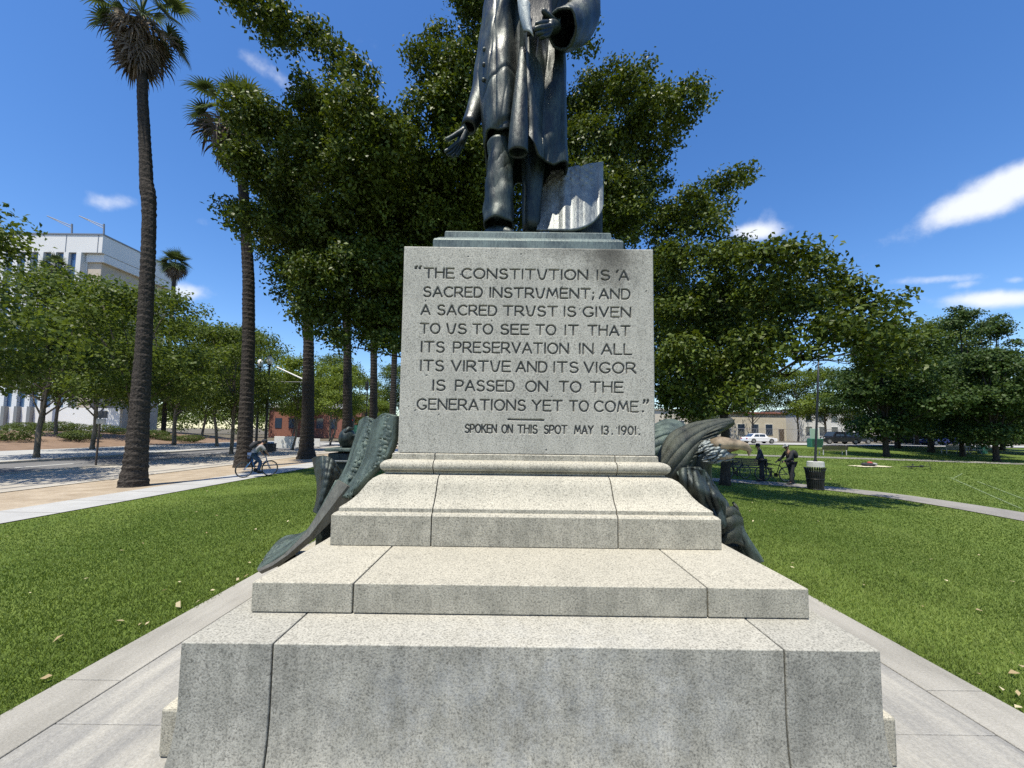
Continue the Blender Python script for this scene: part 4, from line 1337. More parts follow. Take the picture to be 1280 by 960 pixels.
# ---- the big shade tree behind the monument, and its neighbour on the right
def shade_tree(label, base, fork, r0, cl, seed, dens, size, dj, extra=0.75):
    rs = np.random.RandomState(seed)
    t_ = thing('shade_tree', label, 'tree', tuple(base))
    clumps = []; cs = []
    for (u, v, d, rp) in cl:
        d2 = d + rs.uniform(-dj, dj)
        ct = 1 / sqrt(1 + ((u - 640) / 481.0) ** 2)
        r = rp * d / 481.0 * 0.86 * ct ** .7
        c = P(u, v, d2)
        c_l = c - np.array(base)
        clumps.append((c_l, (r * rs.uniform(.85, 1.15), r * rs.uniform(.9, 1.3), r * rs.uniform(.8, 1.05)), int(dens * r * r)))
        cs.append((c_l, r))
        if rp > 26:                                 # foliage further back in the crown
            c2 = P(u + rs.uniform(-25, 25), v + rs.uniform(-18, 18), d2 + rs.uniform(2.2, 4.5)) - np.array(base)
            clumps.append((c2, (r, r, r * .85), int(dens * extra * r * r)))
    v, f, rn = leaf_cloud(clumps, size, rs, 0.19, 18, 0.55, .56, .45, .6, .62)
    mesh_np('crown', v, f, M['leaf_dark'], t_, rnd=rn)
    mb_ = MB()
    fk = np.array(fork) - np.array(base)
    mb_.tube([(0, 0, -0.15), (0.02, 0, 0.25), fk * .5 + np.array([.08, 0, 0]), fk, fk + np.array([.15, .2, r0 * 7]), fk + np.array([-.1, .3, r0 * 14])], [r0 * 1.5, r0 * 1.1, r0 * .95, r0 * .88, r0 * .5, r0 * .12], 14)
    order = sorted(cs, key=lambda q: np.linalg.norm(q[0] - fk))
    # main limbs to the largest clumps, then branches
    mains = [q for q in order if np.linalg.norm(q[0] - fk) < 7.5][::9][:6]
    ends = []
    for c, r in mains:
        mid = fk + (c - fk) * 0.55 + np.array([0, 0, .3])
        limb(mb_, fk, c, r0 * .45, r0 * .08, rs, 8)
        ends.append(mid)
    for c, r in order:
        e_ = min(ends, key=lambda q: np.linalg.norm(q - c))
        if np.linalg.norm(e_ - c) > 4.5: continue
        limb(mb_, e_, c, r0 * .14, r0 * .03, rs, 6, 0.05, 6)
        for _ in range(3):
            d_ = rs.normal(size=3); d_ /= np.linalg.norm(d_)
            limb(mb_, c, c + d_ * r * .95, r0 * .05, .012, rs, 5, 0.0, 4)
    mb_.build('trunk', M['bark'], t_, smooth=True)
    return t_


CA = [(310, 12, 14.5, 26), (352, 38, 14.5, 28), (392, 48, 14.5, 26), (420, 72, 14.5, 24), (446, 98, 14.5, 24), (290, -8, 14.5, 22), (335, -12, 14.5, 26),
      (303, 150, 15.5, 32), (338, 160, 15.5, 36), (300, 118, 15.5, 14), (398, 150, 15, 40), (448, 150, 15, 40), (484, 178, 15, 34), (380, 110, 15, 16),
      (298, 205, 15.5, 26), (335, 225, 15.5, 44), (395, 210, 16, 48), (455, 225, 16, 48), (508, 195, 16, 36), (536, 150, 16.5, 36), (532, 82, 16.5, 26), (552, 58, 16.5, 22), (574, 95, 16.5, 34), (600, 30, 16.5, 34), (585, -10, 16.5, 30),
      (570, 140, 17, 38), (580, 200, 17, 42), (545, 240, 16.5, 44), (288, 268, 16, 22), (318, 282, 16.5, 30), (372, 290, 17, 46), (430, 290, 17, 52), (490, 270, 17, 48), (550, 290, 17, 40),
      (352, 338, 17, 24), (395, 350, 17, 40), (450, 350, 17.5, 48), (500, 340, 17.5, 42), (392, 395, 17.5, 30), (430, 400, 17.5, 34), (470, 402, 17.5, 36), (505, 390, 17.5, 30), (360, 372, 17, 16), (420, 428, 17.5, 18), (485, 432, 17.5, 20),
      (620, 100, 17.5, 48), (620, 220, 17.5, 46), (640, 170, 17.5, 44), (650, 50, 17.5, 46), (640, -30, 17, 54), (690, -34, 17, 40), (690, 240, 18, 40), (600, 270, 17.5, 30),
      (737, 14, 16.5, 9), (741, 30, 16.5, 7), (737, 62, 16.5, 9), (722, 64, 16.5, 8),
      (725, 138, 17, 26), (752, 128, 17, 28), (788, 116, 17, 28), (770, 85, 17, 13), (806, 88, 17, 12), (822, 146, 17, 30), (856, 132, 17, 24), (868, 112, 17, 11), (845, 165, 17, 22), (884, 128, 17, 7),
      (738, 190, 17.5, 42), (786, 186, 17.5, 40), (818, 200, 17.5, 22), (740, 248, 18, 42), (788, 248, 18, 38), (772, 285, 18, 36), (830, 228, 18, 11), (720, 290, 18.5, 30),
      (440, 335, 19.5, 46), (485, 365, 19.5, 44), (400, 305, 19, 44), (505, 300, 19.5, 46), (470, 230, 19, 50), (425, 185, 18.5, 42), (360, 250, 18.5, 40), (540, 330, 19, 44), (345, 310, 18.5, 26), (540, 400, 19, 40), (470, 420, 19, 24), (385, 350, 18.5, 36), (560, 280, 19, 50), (520, 230, 18.5, 44), (620, 280, 19, 44)]
shade_tree('huge dark-leaved shade tree rising directly behind the bronze statue', (-0.9, 18.0, float(g(-0.9, 18.0))), (-1.0, 17.6, 3.6), 0.42, CA, 21, 2300, 0.175, 1.0)
CB = [(862, 258, 16, 26), (893, 240, 16, 20), (912, 228, 16, 16), (930, 218, 16, 12), (938, 228, 16, 8), (838, 288, 16.5, 34), (885, 288, 16, 24), (850, 328, 16.5, 36), (905, 335, 15.5, 34), (878, 270, 16, 20), (912, 258, 16, 10),
      (945, 330, 15.5, 26), (968, 318, 15.5, 22), (995, 325, 15.5, 28), (1026, 340, 15.5, 28), (1052, 368, 15, 28), (1080, 384, 15, 22), (1104, 388, 15, 18), (1122, 378, 15, 14), (900, 370, 15.5, 42), (955, 378, 15, 42), (1008, 392, 15, 40), (850, 395, 16.5, 36),
      (896, 428, 16, 42), (948, 432, 15, 36), (1045, 415, 15, 34), (1088, 412, 15, 26), (1120, 405, 15.5, 14), (856, 455, 16.5, 38), (908, 470, 16, 36), (842, 495, 17.5, 24), (885, 503, 16.5, 20), (950, 468, 15, 22), (925, 498, 16, 16), (990, 440, 15, 16), (1030, 445, 15, 12), (830, 350, 18, 36), (830, 430, 18, 30),
      (1080, 432, 11, 24), (1108, 436, 11, 24), (1134, 428, 11, 18), (1148, 452, 11, 15), (1094, 462, 11, 20), (1126, 462, 11, 18),
      (850, 505, 18.5, 28), (880, 485, 18.5, 30), (835, 465, 18.5, 34), (918, 460, 18, 34), (870, 522, 18.8, 18), (905, 495, 18, 26), (945, 455, 17.5, 26), (840, 395, 18.5, 40), (890, 400, 18.5, 40), (940, 395, 17, 38)]
CB = [((u, v, (11.3 if u > 985 else 12.2 if u > 915 else 14.3) if d < 16.9 else d, r) if v > 300 else (u, v, d, r)) for (u, v, d, r) in CB]
shade_tree('dark spreading shade tree whose trunk stands behind the bronze eagle', tuple(G(906, 606.5)), tuple(P(905, 520, 16.9)), 0.19, CB, 33, 2400, 0.165, 0.9)

# bare twigs at the top of the big tree
rs = np.random.RandomState(9)

# ---- palms
def palm(label, base, path, crown_c, seed, fan=1.0, nfr=30, name='palm_tree', group='palms lining the tram street', skirt=1.0, pet=(1.0, 1.5)):
    """path: (x, y, z, radius) in world; crown of fan leaves and a skirt of dead ones"""
    rs = np.random.RandomState(seed)
    base = np.array(base, float)
    t_ = thing(name, label, 'palm tree', tuple(base), group=group)
    A = np.array(path, float); A[:, :3] -= base
    zs = np.linspace(A[0, 2], A[-1, 2], 230)
    mb_ = MB(); n = 22
    vs, fs = [], []
    for i_, z in enumerate(zs):
        x, y, r = (np.interp(z, A[:, 2], A[:, q]) for q in (0, 1, 3))
        r *= 1 + 0.035 * ((i_ % 3) == 0) - 0.02 * ((i_ % 3) == 1) + 0.012 * rs.randn()
        for k_ in range(n):
            a = 2 * pi * k_ / n
            rr2 = r * (1 + 0.02 * rs.randn() + 0.03 * sin(5 * a + i_ * .02))
            vs.append((x + rr2 * cos(a), y + rr2 * sin(a), z))
    for i_ in range(len(zs) - 1):
        for k_ in range(n):
            k2 = (k_ + 1) % n
            fs.append((i_ * n + k_, i_ * n + k2, (i_ + 1) * n + k2, (i_ + 1) * n + k_))
    mb_.add(vs, fs); mb_.build('trunk', M['palm_bark'], t_, smooth=False)
    c = np.array(crown_c, float) - base

    def frond(mv, mf, rn, o, az, el, plen, blade, droop, nleaf, val, fold=0.5):
        d0 = np.array([cos(az) * cos(el), sin(az) * cos(el), sin(el)])
        side = np.array([-sin(az), cos(az), 0.0])
        # petiole bends down
        pts = []; p = o.copy(); d = d0.copy()
        for s_ in range(7):
            pts.append(p.copy()); p = p + d * plen / 6
            d = d + np.array([0, 0, -droop * 0.07]); d /= np.linalg.norm(d)
        b0 = len(mv)
        for s_, q in enumerate(pts):
            w = 0.035 - 0.003 * s_
            mv.append(q - side * w); mv.append(q + side * w)
        for s_ in range(6):
            mf.append((b0 + 2 * s_, b0 + 2 * s_ + 1, b0 + 2 * s_ + 3, b0 + 2 * s_ + 2)); rn.append(val)
        hub = pts[-1]
        nrm = np.cross(side, d); nrm /= np.linalg.norm(nrm)
        for k_ in range(nleaf):
            th = (k_ / (nleaf - 1) - 0.5) * 2 * radians(128)
            dir_ = d * cos(th) + side * sin(th) - nrm * fold * abs(sin(th)) * .6
            dir_ /= np.linalg.norm(dir_)
            ln = blade * (0.72 + 0.28 * cos(th * .6)) * rs.uniform(.88, 1.08)
            p = hub.copy(); dd = dir_.copy(); ws = [0.018, 0.045, 0.04, 0.022, 0.004]
            acr = np.cross(dd, nrm); acr /= np.linalg.norm(acr)
            b1 = len(mv)
            for s_ in range(5):
                mv.append(p - acr * ws[s_] * blade); mv.append(p + acr * ws[s_] * blade)
                p = p + dd * ln / 4
                dd = dd + np.array([0, 0, -droop * (0.10 + 0.20 * (s_ >= 2))]); dd /= np.linalg.norm(dd)
            for s_ in range(4):
                mf.append((b1 + 2 * s_, b1 + 2 * s_ + 1, b1 + 2 * s_ + 3, b1 + 2 * s_ + 2)); rn.append(min(1, max(0, val + rs.uniform(-.2, .2))))

    mv, mf, rn = [], [], []
    for k_ in range(nfr):
        q = k_ / nfr
        el = radians(82 - 112 * q + rs.uniform(-8, 8))
        frond(mv, mf, rn, c + np.array([0, 0, 0.25 - 0.5 * q]), k_ * 2.399 + rs.uniform(-.2, .2), el, rs.uniform(*pet) * fan, 1.0 * fan * rs.uniform(.85, 1.1), rs.uniform(0.9, 1.6), 24, rs.uniform(.1, .9))
    mesh_np('crown', np.array(mv), np.array(mf), M['frond'], t_, rnd=rn)
    mv, mf, rn = [], [], []
    ns = int(64 * skirt)
    for k_ in range(ns):
        q = k_ / max(1, ns)
        frond(mv, mf, rn, c + np.array([0, 0, 0.1 - 1.9 * fan * q * skirt]), k_ * 2.399, radians(-8 - 40 * rs.rand()), rs.uniform(.75, 1.15) * fan * (1 - .55 * q), rs.uniform(.7, 1.15) * fan, rs.uniform(3.0, 5.0), 15, rs.uniform(0, .9), 1.2)
    for k_ in range(9 if skirt > .8 else 0):
        frond(mv, mf, rn, c + np.array([0, 0, rs.uniform(-.5, .3)]), rs.uniform(0, 2 * pi), radians(rs.uniform(-10, 25)), rs.uniform(1.15, 1.65) * fan, rs.uniform(.9, 1.3) * fan, rs.uniform(4, 6), 7, rs.uniform(0, .7), 1.5)
    if ns:
        mesh_np('dead_skirt', np.array(mv), np.array(mf), M['frond_dead'], t_, rnd=rn)
    return t_


def pathpx(lst, d):
    out = []
    for (u, v, w) in lst:
        p = P(u, v, d); out.append((p[0], p[1], p[2], w / 2 / 481 * d / sqrt(1 + ((u - 640) / 481.0) ** 2)))
    return out


p1 = pathpx([(167, 609, 42), (167.5, 600, 38), (169, 588, 34), (172, 555, 30), (175, 510, 27), (179, 450, 23.5), (182, 390, 21), (185, 330, 20), (186.5, 275, 19.5), (186, 250, 20.5), (184.5, 238, 22), (183, 226, 19), (181.5, 190, 17.5), (178, 120, 15.5), (177, 60, 15), (177, 20, 13)], 14.3)
palm('tall thick fan palm at far left, its trunk rising alone from the sidewalk edge', (p1[0][0], 14.3, -0.55), p1, P(177, 20, 14.3), 4, 0.86, 22, skirt=1.2)
p2 = pathpx([(303.5, 588, 30), (304, 582, 26), (306, 560, 20.5), (308.5, 500, 18), (311, 430, 17), (311, 350, 16), (306, 260, 14.5), (301, 200, 13.5), (298, 150, 12)], 21.7)
palm('fan palm standing right behind the cyclist, half hidden by shade tree leaves', (p2[0][0], 21.7, -0.55), p2, P(296, 150, 21.7), 7, 1.2, 20, skirt=0.9)
pb = [(383, 576, 28), (383, 560, 19), (385, 520, 16), (386, 430, 13.5), (384, 300, 13), (383, 200, 12)]
p3 = pathpx(pb, 28.4)
pal3 = palm('fan palm with dark foot, third back along the sidewalk and next to the shell-shaped bronze', (p3[0][0], 28.4, -0.55), p3, P(383, 200, 28.4), 8, 1.35, 24, skirt=.6)
labs = ['fan palm trunk rising behind the bronze helmet on the left', 'fan palm trunk seen above the tip of the green bronze scroll', 'fan palm trunk closest to the left edge of the inscribed block']
for i_, y in enumerate((35.2, 41.8, 48.4)):
    copy_thing(pal3, (-15.0, y, -0.55), 0.7 * i_ + .4, labs[i_], scale=(1, 1, (1.0, 1.06, 1.02)[i_]))
pz_ = P(219, 330, 62)
palm('small far palm with bushy round head standing behind the street trees', (pz_[0], 62, -0.55), [(pz_[0], 62, -0.55, .32), (pz_[0], 62, pz_[2], .26)], pz_, 12, 1.55, 30, skirt=0.35, pet=(.5, .9), group='palms beyond the street')
pz_ = P(70, 334, 56)
palm('far palm with loose head in front of the office windows', (pz_[0], 56, -0.55), [(pz_[0], 56, -0.55, .3), (pz_[0], 56, pz_[2], .24)], pz_, 14, 1.3, 24, skirt=0.3, pet=(.5, .9), group='palms beyond the street')


# ---- street trees: three built, the others copied
def street_tree(label, H, crown_base, R, seed, mat, n=17000, size=0.19, trunk=0.15, lean=0.0, name='plane_tree', group='plane trees along the street', bark='bark_pale', cone=0.0):
    rs = np.random.RandomState(seed)
    t_ = thing(name, label, 'tree', (0, 0, 0), group=group)
    fk = np.array([lean, 0, crown_base * 0.85])
    cl = []
    N = 26
    for k_ in range(N):
        z = rs.uniform(0, 1)
        w = sqrt(max(0.03, 1 - (2 * (z ** .9) - 1) ** 2)) * (1 - cone * z) if cone < .8 else (1.0 - z) * .9 + .10
        a = k_ * 2.399
        q = sqrt(rs.uniform(0.1, 1))
        r = R * rs.uniform(.24, .46) * ((1 - .45 * cone * z) if cone < .8 else (1 - .55 * z))
        c = np.array([lean + cos(a) * R * w * q * .85, sin(a) * R * w * q * .85, crown_base + (H - crown_base - r * .5) * z])
        c[:2] *= rs.uniform(.8, 1.25)
        cl.append((c, (r * 1.15, r * 1.15, r * .52), int(n / N * (r / R / .35) ** 2)))
    v, f, rn = leaf_cloud(cl, size, rs, 0.24, 12, 0.5, 0.75, 0.45, 0.35, .5)
    mesh_np('crown', v, f, mat, t_, rnd=rn)
    mb_ = MB()
    pts = [np.array([0, 0, -.1]), np.array([0.02, 0, .3]), fk * .5 + rs.normal(size=3) * .05, fk, np.array([lean * 1.3, .1, H * .62]), np.array([lean * 1.3, .1, H * .86])]
    mb_.tube(pts, [trunk * 1.4, trunk, trunk * .9, trunk * .8, trunk * .4, .03], 10)
    for c, r, _ in cl[::2]:
        h = rs.uniform(.75, 1.3)
        limb(mb_, fk * h if h < 1 else fk + (pts[4] - fk) * (h - 1) * 2, c[0:3], trunk * .38, .02, rs, 6, 0.04, 6)
    mb_.build('trunk', M[bark], t_, smooth=True)
    return t_


ta = street_tree('plane tree whose leaves hang into the upper left edge of the photo', 11.0, 3.6, 4.4, 1, M['leaf_plane'])
tb = street_tree('plane tree with low limbs growing beside the white dash of the road', 12.5, 4.0, 5.0, 2, M['leaf_plane'], 20000, lean=.5)
tc_ = street_tree('young pale green tree with thin leaning trunk near the lamp posts', 9.5, 3.4, 3.2, 3, M['leaf_pale'], 13000, trunk=.11, lean=-.6)
spots = [(ta, -23.0, 14.2, 1.02, None), (ta, -23.1, 23.6, 1.0, 'plane tree on the kerb hidden behind the tall left palm trunk'),
         (tb, *G(45, 574.5)[:2], 1.0, None), (tb, *G(115, 563.5)[:2], 1.08, 'plane tree just left of the small street sign pole'),
         (ta, *G(217, 558)[:2], 1.35, 'plane tree on the far sidewalk right of the tall palm'),
         (ta, *G(289, 569)[:2], 0.95, 'plane tree with straight pale trunk immediately left of the palm behind the cyclist'),
         (tb, *G(271, 559.5)[:2], 1.05, 'plane tree further back between two other trunks left of the cyclist'),
         (tb, *G(252, 551.5)[:2], 1.15, 'plane tree deep in the block beyond the clipped shrubs'),
         (tc_, *G(366, 563)[:2], 1.0, None), (tc_, *G(413, 557)[:2], 1.15, 'pale young tree with bent trunk between two palms left of the helmet'),
         (tb, -36, 52, 1.25, 'plane tree at the far corner behind the cyclist and the palm'),
         (ta, -52, 44, 1.1, 'plane tree in front of the white office podium'), (tb, -31, 66, 1.2, 'plane tree beyond the cross street, behind the pale young tree with bent trunk'),
         (ta, -57, 58, 1.2, 'plane tree at the foot of the office corner, behind the tall palm')]
for i_, (pr, x, y, s_, lab) in enumerate(spots):
    z = -0.55 + (0.125 if x < -29 else 0.02) + (1.2 * float(sstep(-40.5, -56, x)) if x < -40 else 0)
    if lab is None:
        pr.location = (x, y, z); pr.scale = (s_, s_, s_); pr.rotation_euler = (0, 0, 1.1 * i_)
    else:
        copy_thing(pr, (x, y, z), 1.7 * i_ + .5, lab, scale=s_)
# far trees that close the view
far = [(-40, 100, 1.5, 'broad tree far behind the brick building'), (-30, 96, 1.5, 'tree beyond the beige wall, just left of the inscribed block'), (-62, 92, 1.4, 'far tree behind the clipped shrubs'), (-50, 88, 1.2, 'distant tree behind the barriers'),
       (-84, 96, 1.5, 'distant tree at the right side of the office')]
for i_, (x, y, s_, lab) in enumerate(far):
    copy_thing((ta, tb)[i_ % 2], (x, y, float(g(x, y))), 2.1 * i_, lab, 'trees beyond the cross street', s_)
copy_thing(tc_, (-25, 74, -.5), .5, 'bright green small tree in front of the brick building', 'trees beyond the cross street', .85)
copy_thing(tc_, (-31.5, 76, -.5), 2.5, 'bright green small tree left of the brick building', 'trees beyond the cross street', .75)

# ---- dark trees of the right half
td = street_tree('dark drooping evergreen with straight trunk near the lying bicycle', 11.0, 2.5, 4.6, 5, M['leaf_cool'], 26000, 0.24, .24, 0, 'evergreen_tree', 'evergreens in the right lawn', 'bark', .45)
te = street_tree('dark conical evergreen with pointed top at the right edge', 18.0, 2.2, 5.2, 6, M['leaf_cool'], 40000, 0.24, .26, 0, 'evergreen_tree', 'evergreens in the right lawn', 'bark', .85)
q = G(1108, 571); td.location = q; td.scale = (1.0, 1.0, 1.02)
q = G(1206, 559); te.location = (52.1, 44, float(g(52, 44))); te.scale = (.92, .92, 0.98)
rt = [(td, *G(1246, 577)[:2], .84, 'dark evergreen with forked leaning trunk near the right edge'), (td, *G(1157, 556)[:2], 1.12, 'dark evergreen with thick trunk in front of the blue car'),
      (te, 58.5, 46, .96, 'pointed dark evergreen, the rightmost of the spires'), (te, 63, 60, 1.05, 'dark evergreen spire beyond the road at the right'), (td, 44.5, 41, 1.15, 'dense dark evergreen filling the gap behind the lying bicycle'),
      (td, 42, 36, .82, 'dark evergreen between the two nearest trunks of the right lawn'), (td, 52.5, 38, .85, 'dark evergreen crowding the right edge of the photo'),
      (td, 47, 47, 1.25, 'tall dark evergreen filling the middle of the right tree line'), (te, 52, 52, 1.0, 'narrow dark evergreen spire behind the forked evergreen')]
for i_, (pr, x, y, s_, lab) in enumerate(rt):
    copy_thing(pr, (x, y, float(g(x, y))), 1.3 * i_ + .8, lab, scale=s_)
copy_thing(tb, (66, 60.5, .35), 1.2, 'thin light-crowned tree standing above the evergreens', 'trees beyond the right road', 1.6)
copy_thing(ta, (57, 70, .35), 1.9, 'light green street tree in front of the white building', 'trees beyond the right road', 1.25)
copy_thing(ta, (64, 71, .35), 3.9, 'light green street tree right of the white building', 'trees beyond the right road', .88)
copy_thing(tc_, (52, 70, .35), .9, 'small pale tree between the tan and the white building', 'trees beyond the right road', 1.4)
copy_thing(tb, (45, 72, .35), .9, 'dull green tree behind the white car', 'trees beyond the right road', 1.15)
copy_thing(ta, (36, 73, .35), .2, 'low tree behind the eagle head', 'trees beyond the right road', .8)

# a far-off belt of trees closing the horizon
rs = np.random.RandomState(41)
cl = []
for x in np.arange(-230, 250, 5.0):
    for k_ in range(2):
        r = rs.uniform(3.0, 5.5)
        cl.append(((x + rs.uniform(-3, 3), 128 + 14 * k_ + rs.uniform(-4, 4), rs.uniform(2.2, 6.5)), (r * 1.3, r, r), 420))
v, f, rn = leaf_cloud(cl, .75, rs, .7, 10, .5, .6, .6, .3)
tag(mesh_np('far_woods', v, f, M['leaf_plane'], rnd=rn), kind='stuff')

# ---- clipped shrubs in the mulch bed
def shrub(label, rx, rz, seed, lobes=3, n=3800):
    rs = np.random.RandomState(seed)
    t_ = thing('clipped_shrub', label, 'shrub', (0, 0, 0), group='clipped shrubs in the mulch bed')
    cl = []
    for k_ in range(lobes):
        a = k_ * 2.2
        cl.append(((cos(a) * rx * .35 * (k_ > 0), sin(a) * rx * .35 * (k_ > 0), .55 + .25 * rs.rand()), (rx * rs.uniform(.75, 1), rx * rs.uniform(.75, 1), rz), n // lobes))
    v, f, rn = leaf_cloud(cl, .13, rs, .08, 6, .5, .6, .6, .8)
    mesh_np('foliage', v, f, M['leaf_hedge'], t_, rnd=rn)
    mb_ = MB()
    for k_ in range(4):
        a = k_ * 1.57 + .4
        limb(mb_, (0, 0, -.15), (cos(a) * rx * .5, sin(a) * rx * .5, .6), .06, .03, rs, 6, 0, 4)
    mb_.build('stem', M['bark'], t_, smooth=True)
    return t_


sa = shrub('wide dome-shaped clipped shrub, the largest of the bed', 1.9, .62, 1, 3)
sb = shrub('flat clipped shrub spreading low next to the sign pole', 1.6, .42, 2, 2, 3000)
sp = [(sa, 72, 544, 1.0, None), (sb, 97, 558, 1.0, None), (sb, 34, 551, 1.0, 'flat clipped shrub left of the pale kerb tree'), (sa, 8, 560, 1.0, 'round dark clipped shrub at the left edge'), (sa, 126, 553, .8, 'clipped shrub just behind the sign pole'),
      (sa, 93, 540, .8, 'paler clipped shrub behind the dome-shaped one'), (sb, 195, 542, 1.0, 'flat clipped shrub right of the tall palm trunk'), (sa, 212, 550, .6, 'small clipped ball by the plane tree right of the tall palm'), (sb, 240, 552, .9, 'low clipped shrub at the right end of the bed'), (sa, 148, 548, .6, 'small clipped shrub left of the tall palm trunk')]
for i_, (pr, u, v, s_, lab) in enumerate(sp):
    q = G(u, v); x, y = float(q[0]), float(q[1])
    if y > 52: x, y = x * 51 / y, 51.0
    z = -0.42 + 1.3 * float(sstep(-40.5, -56, x))
    if lab is None: pr.location = (x, y, z); pr.scale = (s_,) * 3
    else: copy_thing(pr, (x, y, z), i_ * 1.1, lab, scale=s_)

# =================================================================== GRASS AND FALLEN LEAVES
def grass():
    rs = np.random.RandomState(77)
    N = 1250000
    # more blades close to the eye
    r = 1.9 * np.exp(rs.rand(N) * math.log(56 / 1.9))
    a = np.where(rs.rand(N) < .86, rs.uniform(-1, 1, N) * radians(60), rs.uniform(60, 100, N) * rs.choice([-1, 1], N) * radians(1))
    x = r * np.sin(a); y = r * np.cos(a)
    eo = 0.03 * np.sin(y * 5.3) * np.sin(y * 1.7 + 1) + rs.normal(0, .012, N)
    ok = (x > -11.25) & ((x < PL[0] + eo) | (x > PL[1] - eo) | (y > PL[3])) & (y > -4) & (y < 51.2) & ((y < 30) | (x > -9))
    # not on the paths
    for pts, w in (([G(1500, 690), G(1280, 645), G(1200, 633), G(1130, 621), G(1050, 611), G(975, 605), G(900, 600), G(820, 596)], 1.5),):
        for p, q in zip(pts[:-1], pts[1:]):
            d = q[:2] - p[:2]
            t = np.clip(((x - p[0]) * d[0] + (y - p[1]) * d[1]) / (d @ d), 0, 1)
            ok &= np.hypot(x - p[0] - t * d[0], y - p[1] - t * d[1]) > w / 2 + rs.uniform(-.06, .04, N)
    x, y, r = x[ok], y[ok], r[ok]
    n = len(x)
    z = np.where((x > PL[0] - .01) & (x < PL[1] + .01) & (y < PL[3]), -0.012, g(x, y) - 0.005)
    h = rs.uniform(0.014, 0.032, n) * (1 + 0.02 * r)
    w = 0.0017 * (1 + 0.36 * r) * rs.uniform(.7, 1.3, n)
    az = rs.uniform(0, 2 * pi, n); ln = rs.uniform(0.1, 1.0, n)
    ca, sa_ = np.cos(az), np.sin(az)
    la = rs.uniform(0, 2 * pi, n)
    base = np.stack([x, y, z], 1)
    side = np.stack([ca, sa_, 0 * ca], 1) * w[:, None]
    tip = base + np.stack([np.cos(la) * h * ln, np.sin(la) * h * ln, h], 1)
    v = np.stack([base - side, base + side, tip + side * .15, tip - side * .15], 1).reshape(-1, 3)
    f = np.arange(4 * n).reshape(-1, 4)
    patch = np.zeros(n)
    for k_, (fq, am) in enumerate(((.35, .30), (.9, .26), (2.1, .2), (4.7, .14))):
        for q_ in range(3):
            th = 2.1 * q_ + 1.3 * k_
            patch += am / 1.6 * np.sin(fq * (x * math.cos(th) + y * math.sin(th)) * (1 + .17 * q_) + 3.7 * k_ + 2 * q_ + 1.2 * np.sin(fq * .6 * (y - x) + q_))
    dry = np.clip(patch * 2.2 - .55, 0, 1)
    rn = np.clip(0.42 + .34 * patch + .42 * (rs.rand(n) - .5) + .35 * dry, 0, 1)
    o = mesh_np('grass', v, f, M['grassblade'], rnd=rn)
    tag(o, kind='stuff')


M['grassblade'] = leafmat('grass_blade', (0.078, 0.125, 0.021), (0.160, 0.210, 0.052), 0.32, 0.55)
grass()


def fallen():
    rs = np.random.RandomState(5)
    n = 420
    r = 2.6 * np.exp(rs.rand(n) * math.log(30 / 2.6)); a = rs.uniform(-1, 1, n) * radians(58)
    x, y = r * np.sin(a), r * np.cos(a)
    ok = (x > -11.2) & ((x < PL[0] - .1) | (x > PL[1] + .1) | (y > PL[3])) & (rs.rand(n) < .30 + .03 * r)
    # a drift of leaves on the edge of the platform
    k_ = 7
    x = np.concatenate([x[ok], PL[1] + rs.normal(.12, .08, k_), PL[0] - rs.normal(.1, .06, 8)])
    y = np.concatenate([y[ok], 2.45 + rs.normal(0, .10, k_), rs.uniform(3.3, 5.5, 8)])
    n = len(x)
    c = np.stack([x, y, g(x, y) + .035], 1)
    az = rs.uniform(0, 2 * pi, n); s = rs.uniform(.014, .034, n)
    u = np.stack([np.cos(az), np.sin(az), rs.normal(0, .25, n)], 1) * s[:, None]
    w = np.stack([-np.sin(az), np.cos(az), rs.normal(0, .3, n)], 1) * s[:, None] * .6
    up = np.stack([0 * s, 0 * s, s * rs.uniform(.1, .5, n)], 1)
    v = np.stack([c - u, c - u * .1 + w + up, c + u, c - u * .1 - w + up * .5], 1).reshape(-1, 3)
    o = mesh_np('fallen_leaves', v, np.arange(4 * n).reshape(-1, 4), leafmat('dry_leaf', (.30, .21, .10), (.58, .50, .32), .2, .6), rnd=rs.rand(n))
    tag(o, kind='stuff')


fallen()

# =================================================================== STREET FURNITURE
M['black'] = plain('black_metal', (0.018, 0.019, 0.020), 0.45, 0.3)
M['darkgreen'] = plain('dark_green_paint', (0.02, 0.075, 0.055), 0.5)
M['teal'] = plain('teal_paint', (0.03, 0.16, 0.11), 0.5, noise=.2)
M['greym'] = plain('grey_metal', (0.25, 0.25, 0.25), 0.45, 0.5)
M['white'] = plain('white_paint', (0.78, 0.78, 0.76), 0.6)
M['offwhite'] = plain('offwhite_panel', (0.70, 0.70, 0.68), 0.7, noise=.04, scale=.15)
M['beige'] = plain('beige_stucco', (0.52, 0.45, 0.36), 0.85, noise=.1, scale=.8)
M['tan'] = plain('tan_stucco', (0.60, 0.55, 0.45), 0.85, noise=.1, scale=.8)
M['brick'] = plain('red_brick', (0.28, 0.12, 0.085), 0.85, noise=.2, scale=3)
M['glass'] = plain('window_glass', (0.035, 0.055, 0.09), 0.08, 0.0, spec=.9)
M['glass_blue'] = plain('blue_glass', (0.055, 0.12, 0.24), 0.15, 0.2, noise=.25, scale=.3, spec=.8)
M['globe'] = plain('lamp_globe', (0.80, 0.80, 0.78), 0.3)
M['rubber'] = plain('rubber', (0.02, 0.02, 0.02), 0.7)
M['skin'] = plain('skin', (0.30, 0.17, 0.11), 0.55)
M['cloth_dark'] = plain('dark_cloth', (0.02, 0.021, 0.025), 0.85, noise=.3)
M['cloth_grey'] = plain('grey_cloth', (0.30, 0.29, 0.28), 0.9, noise=.15)
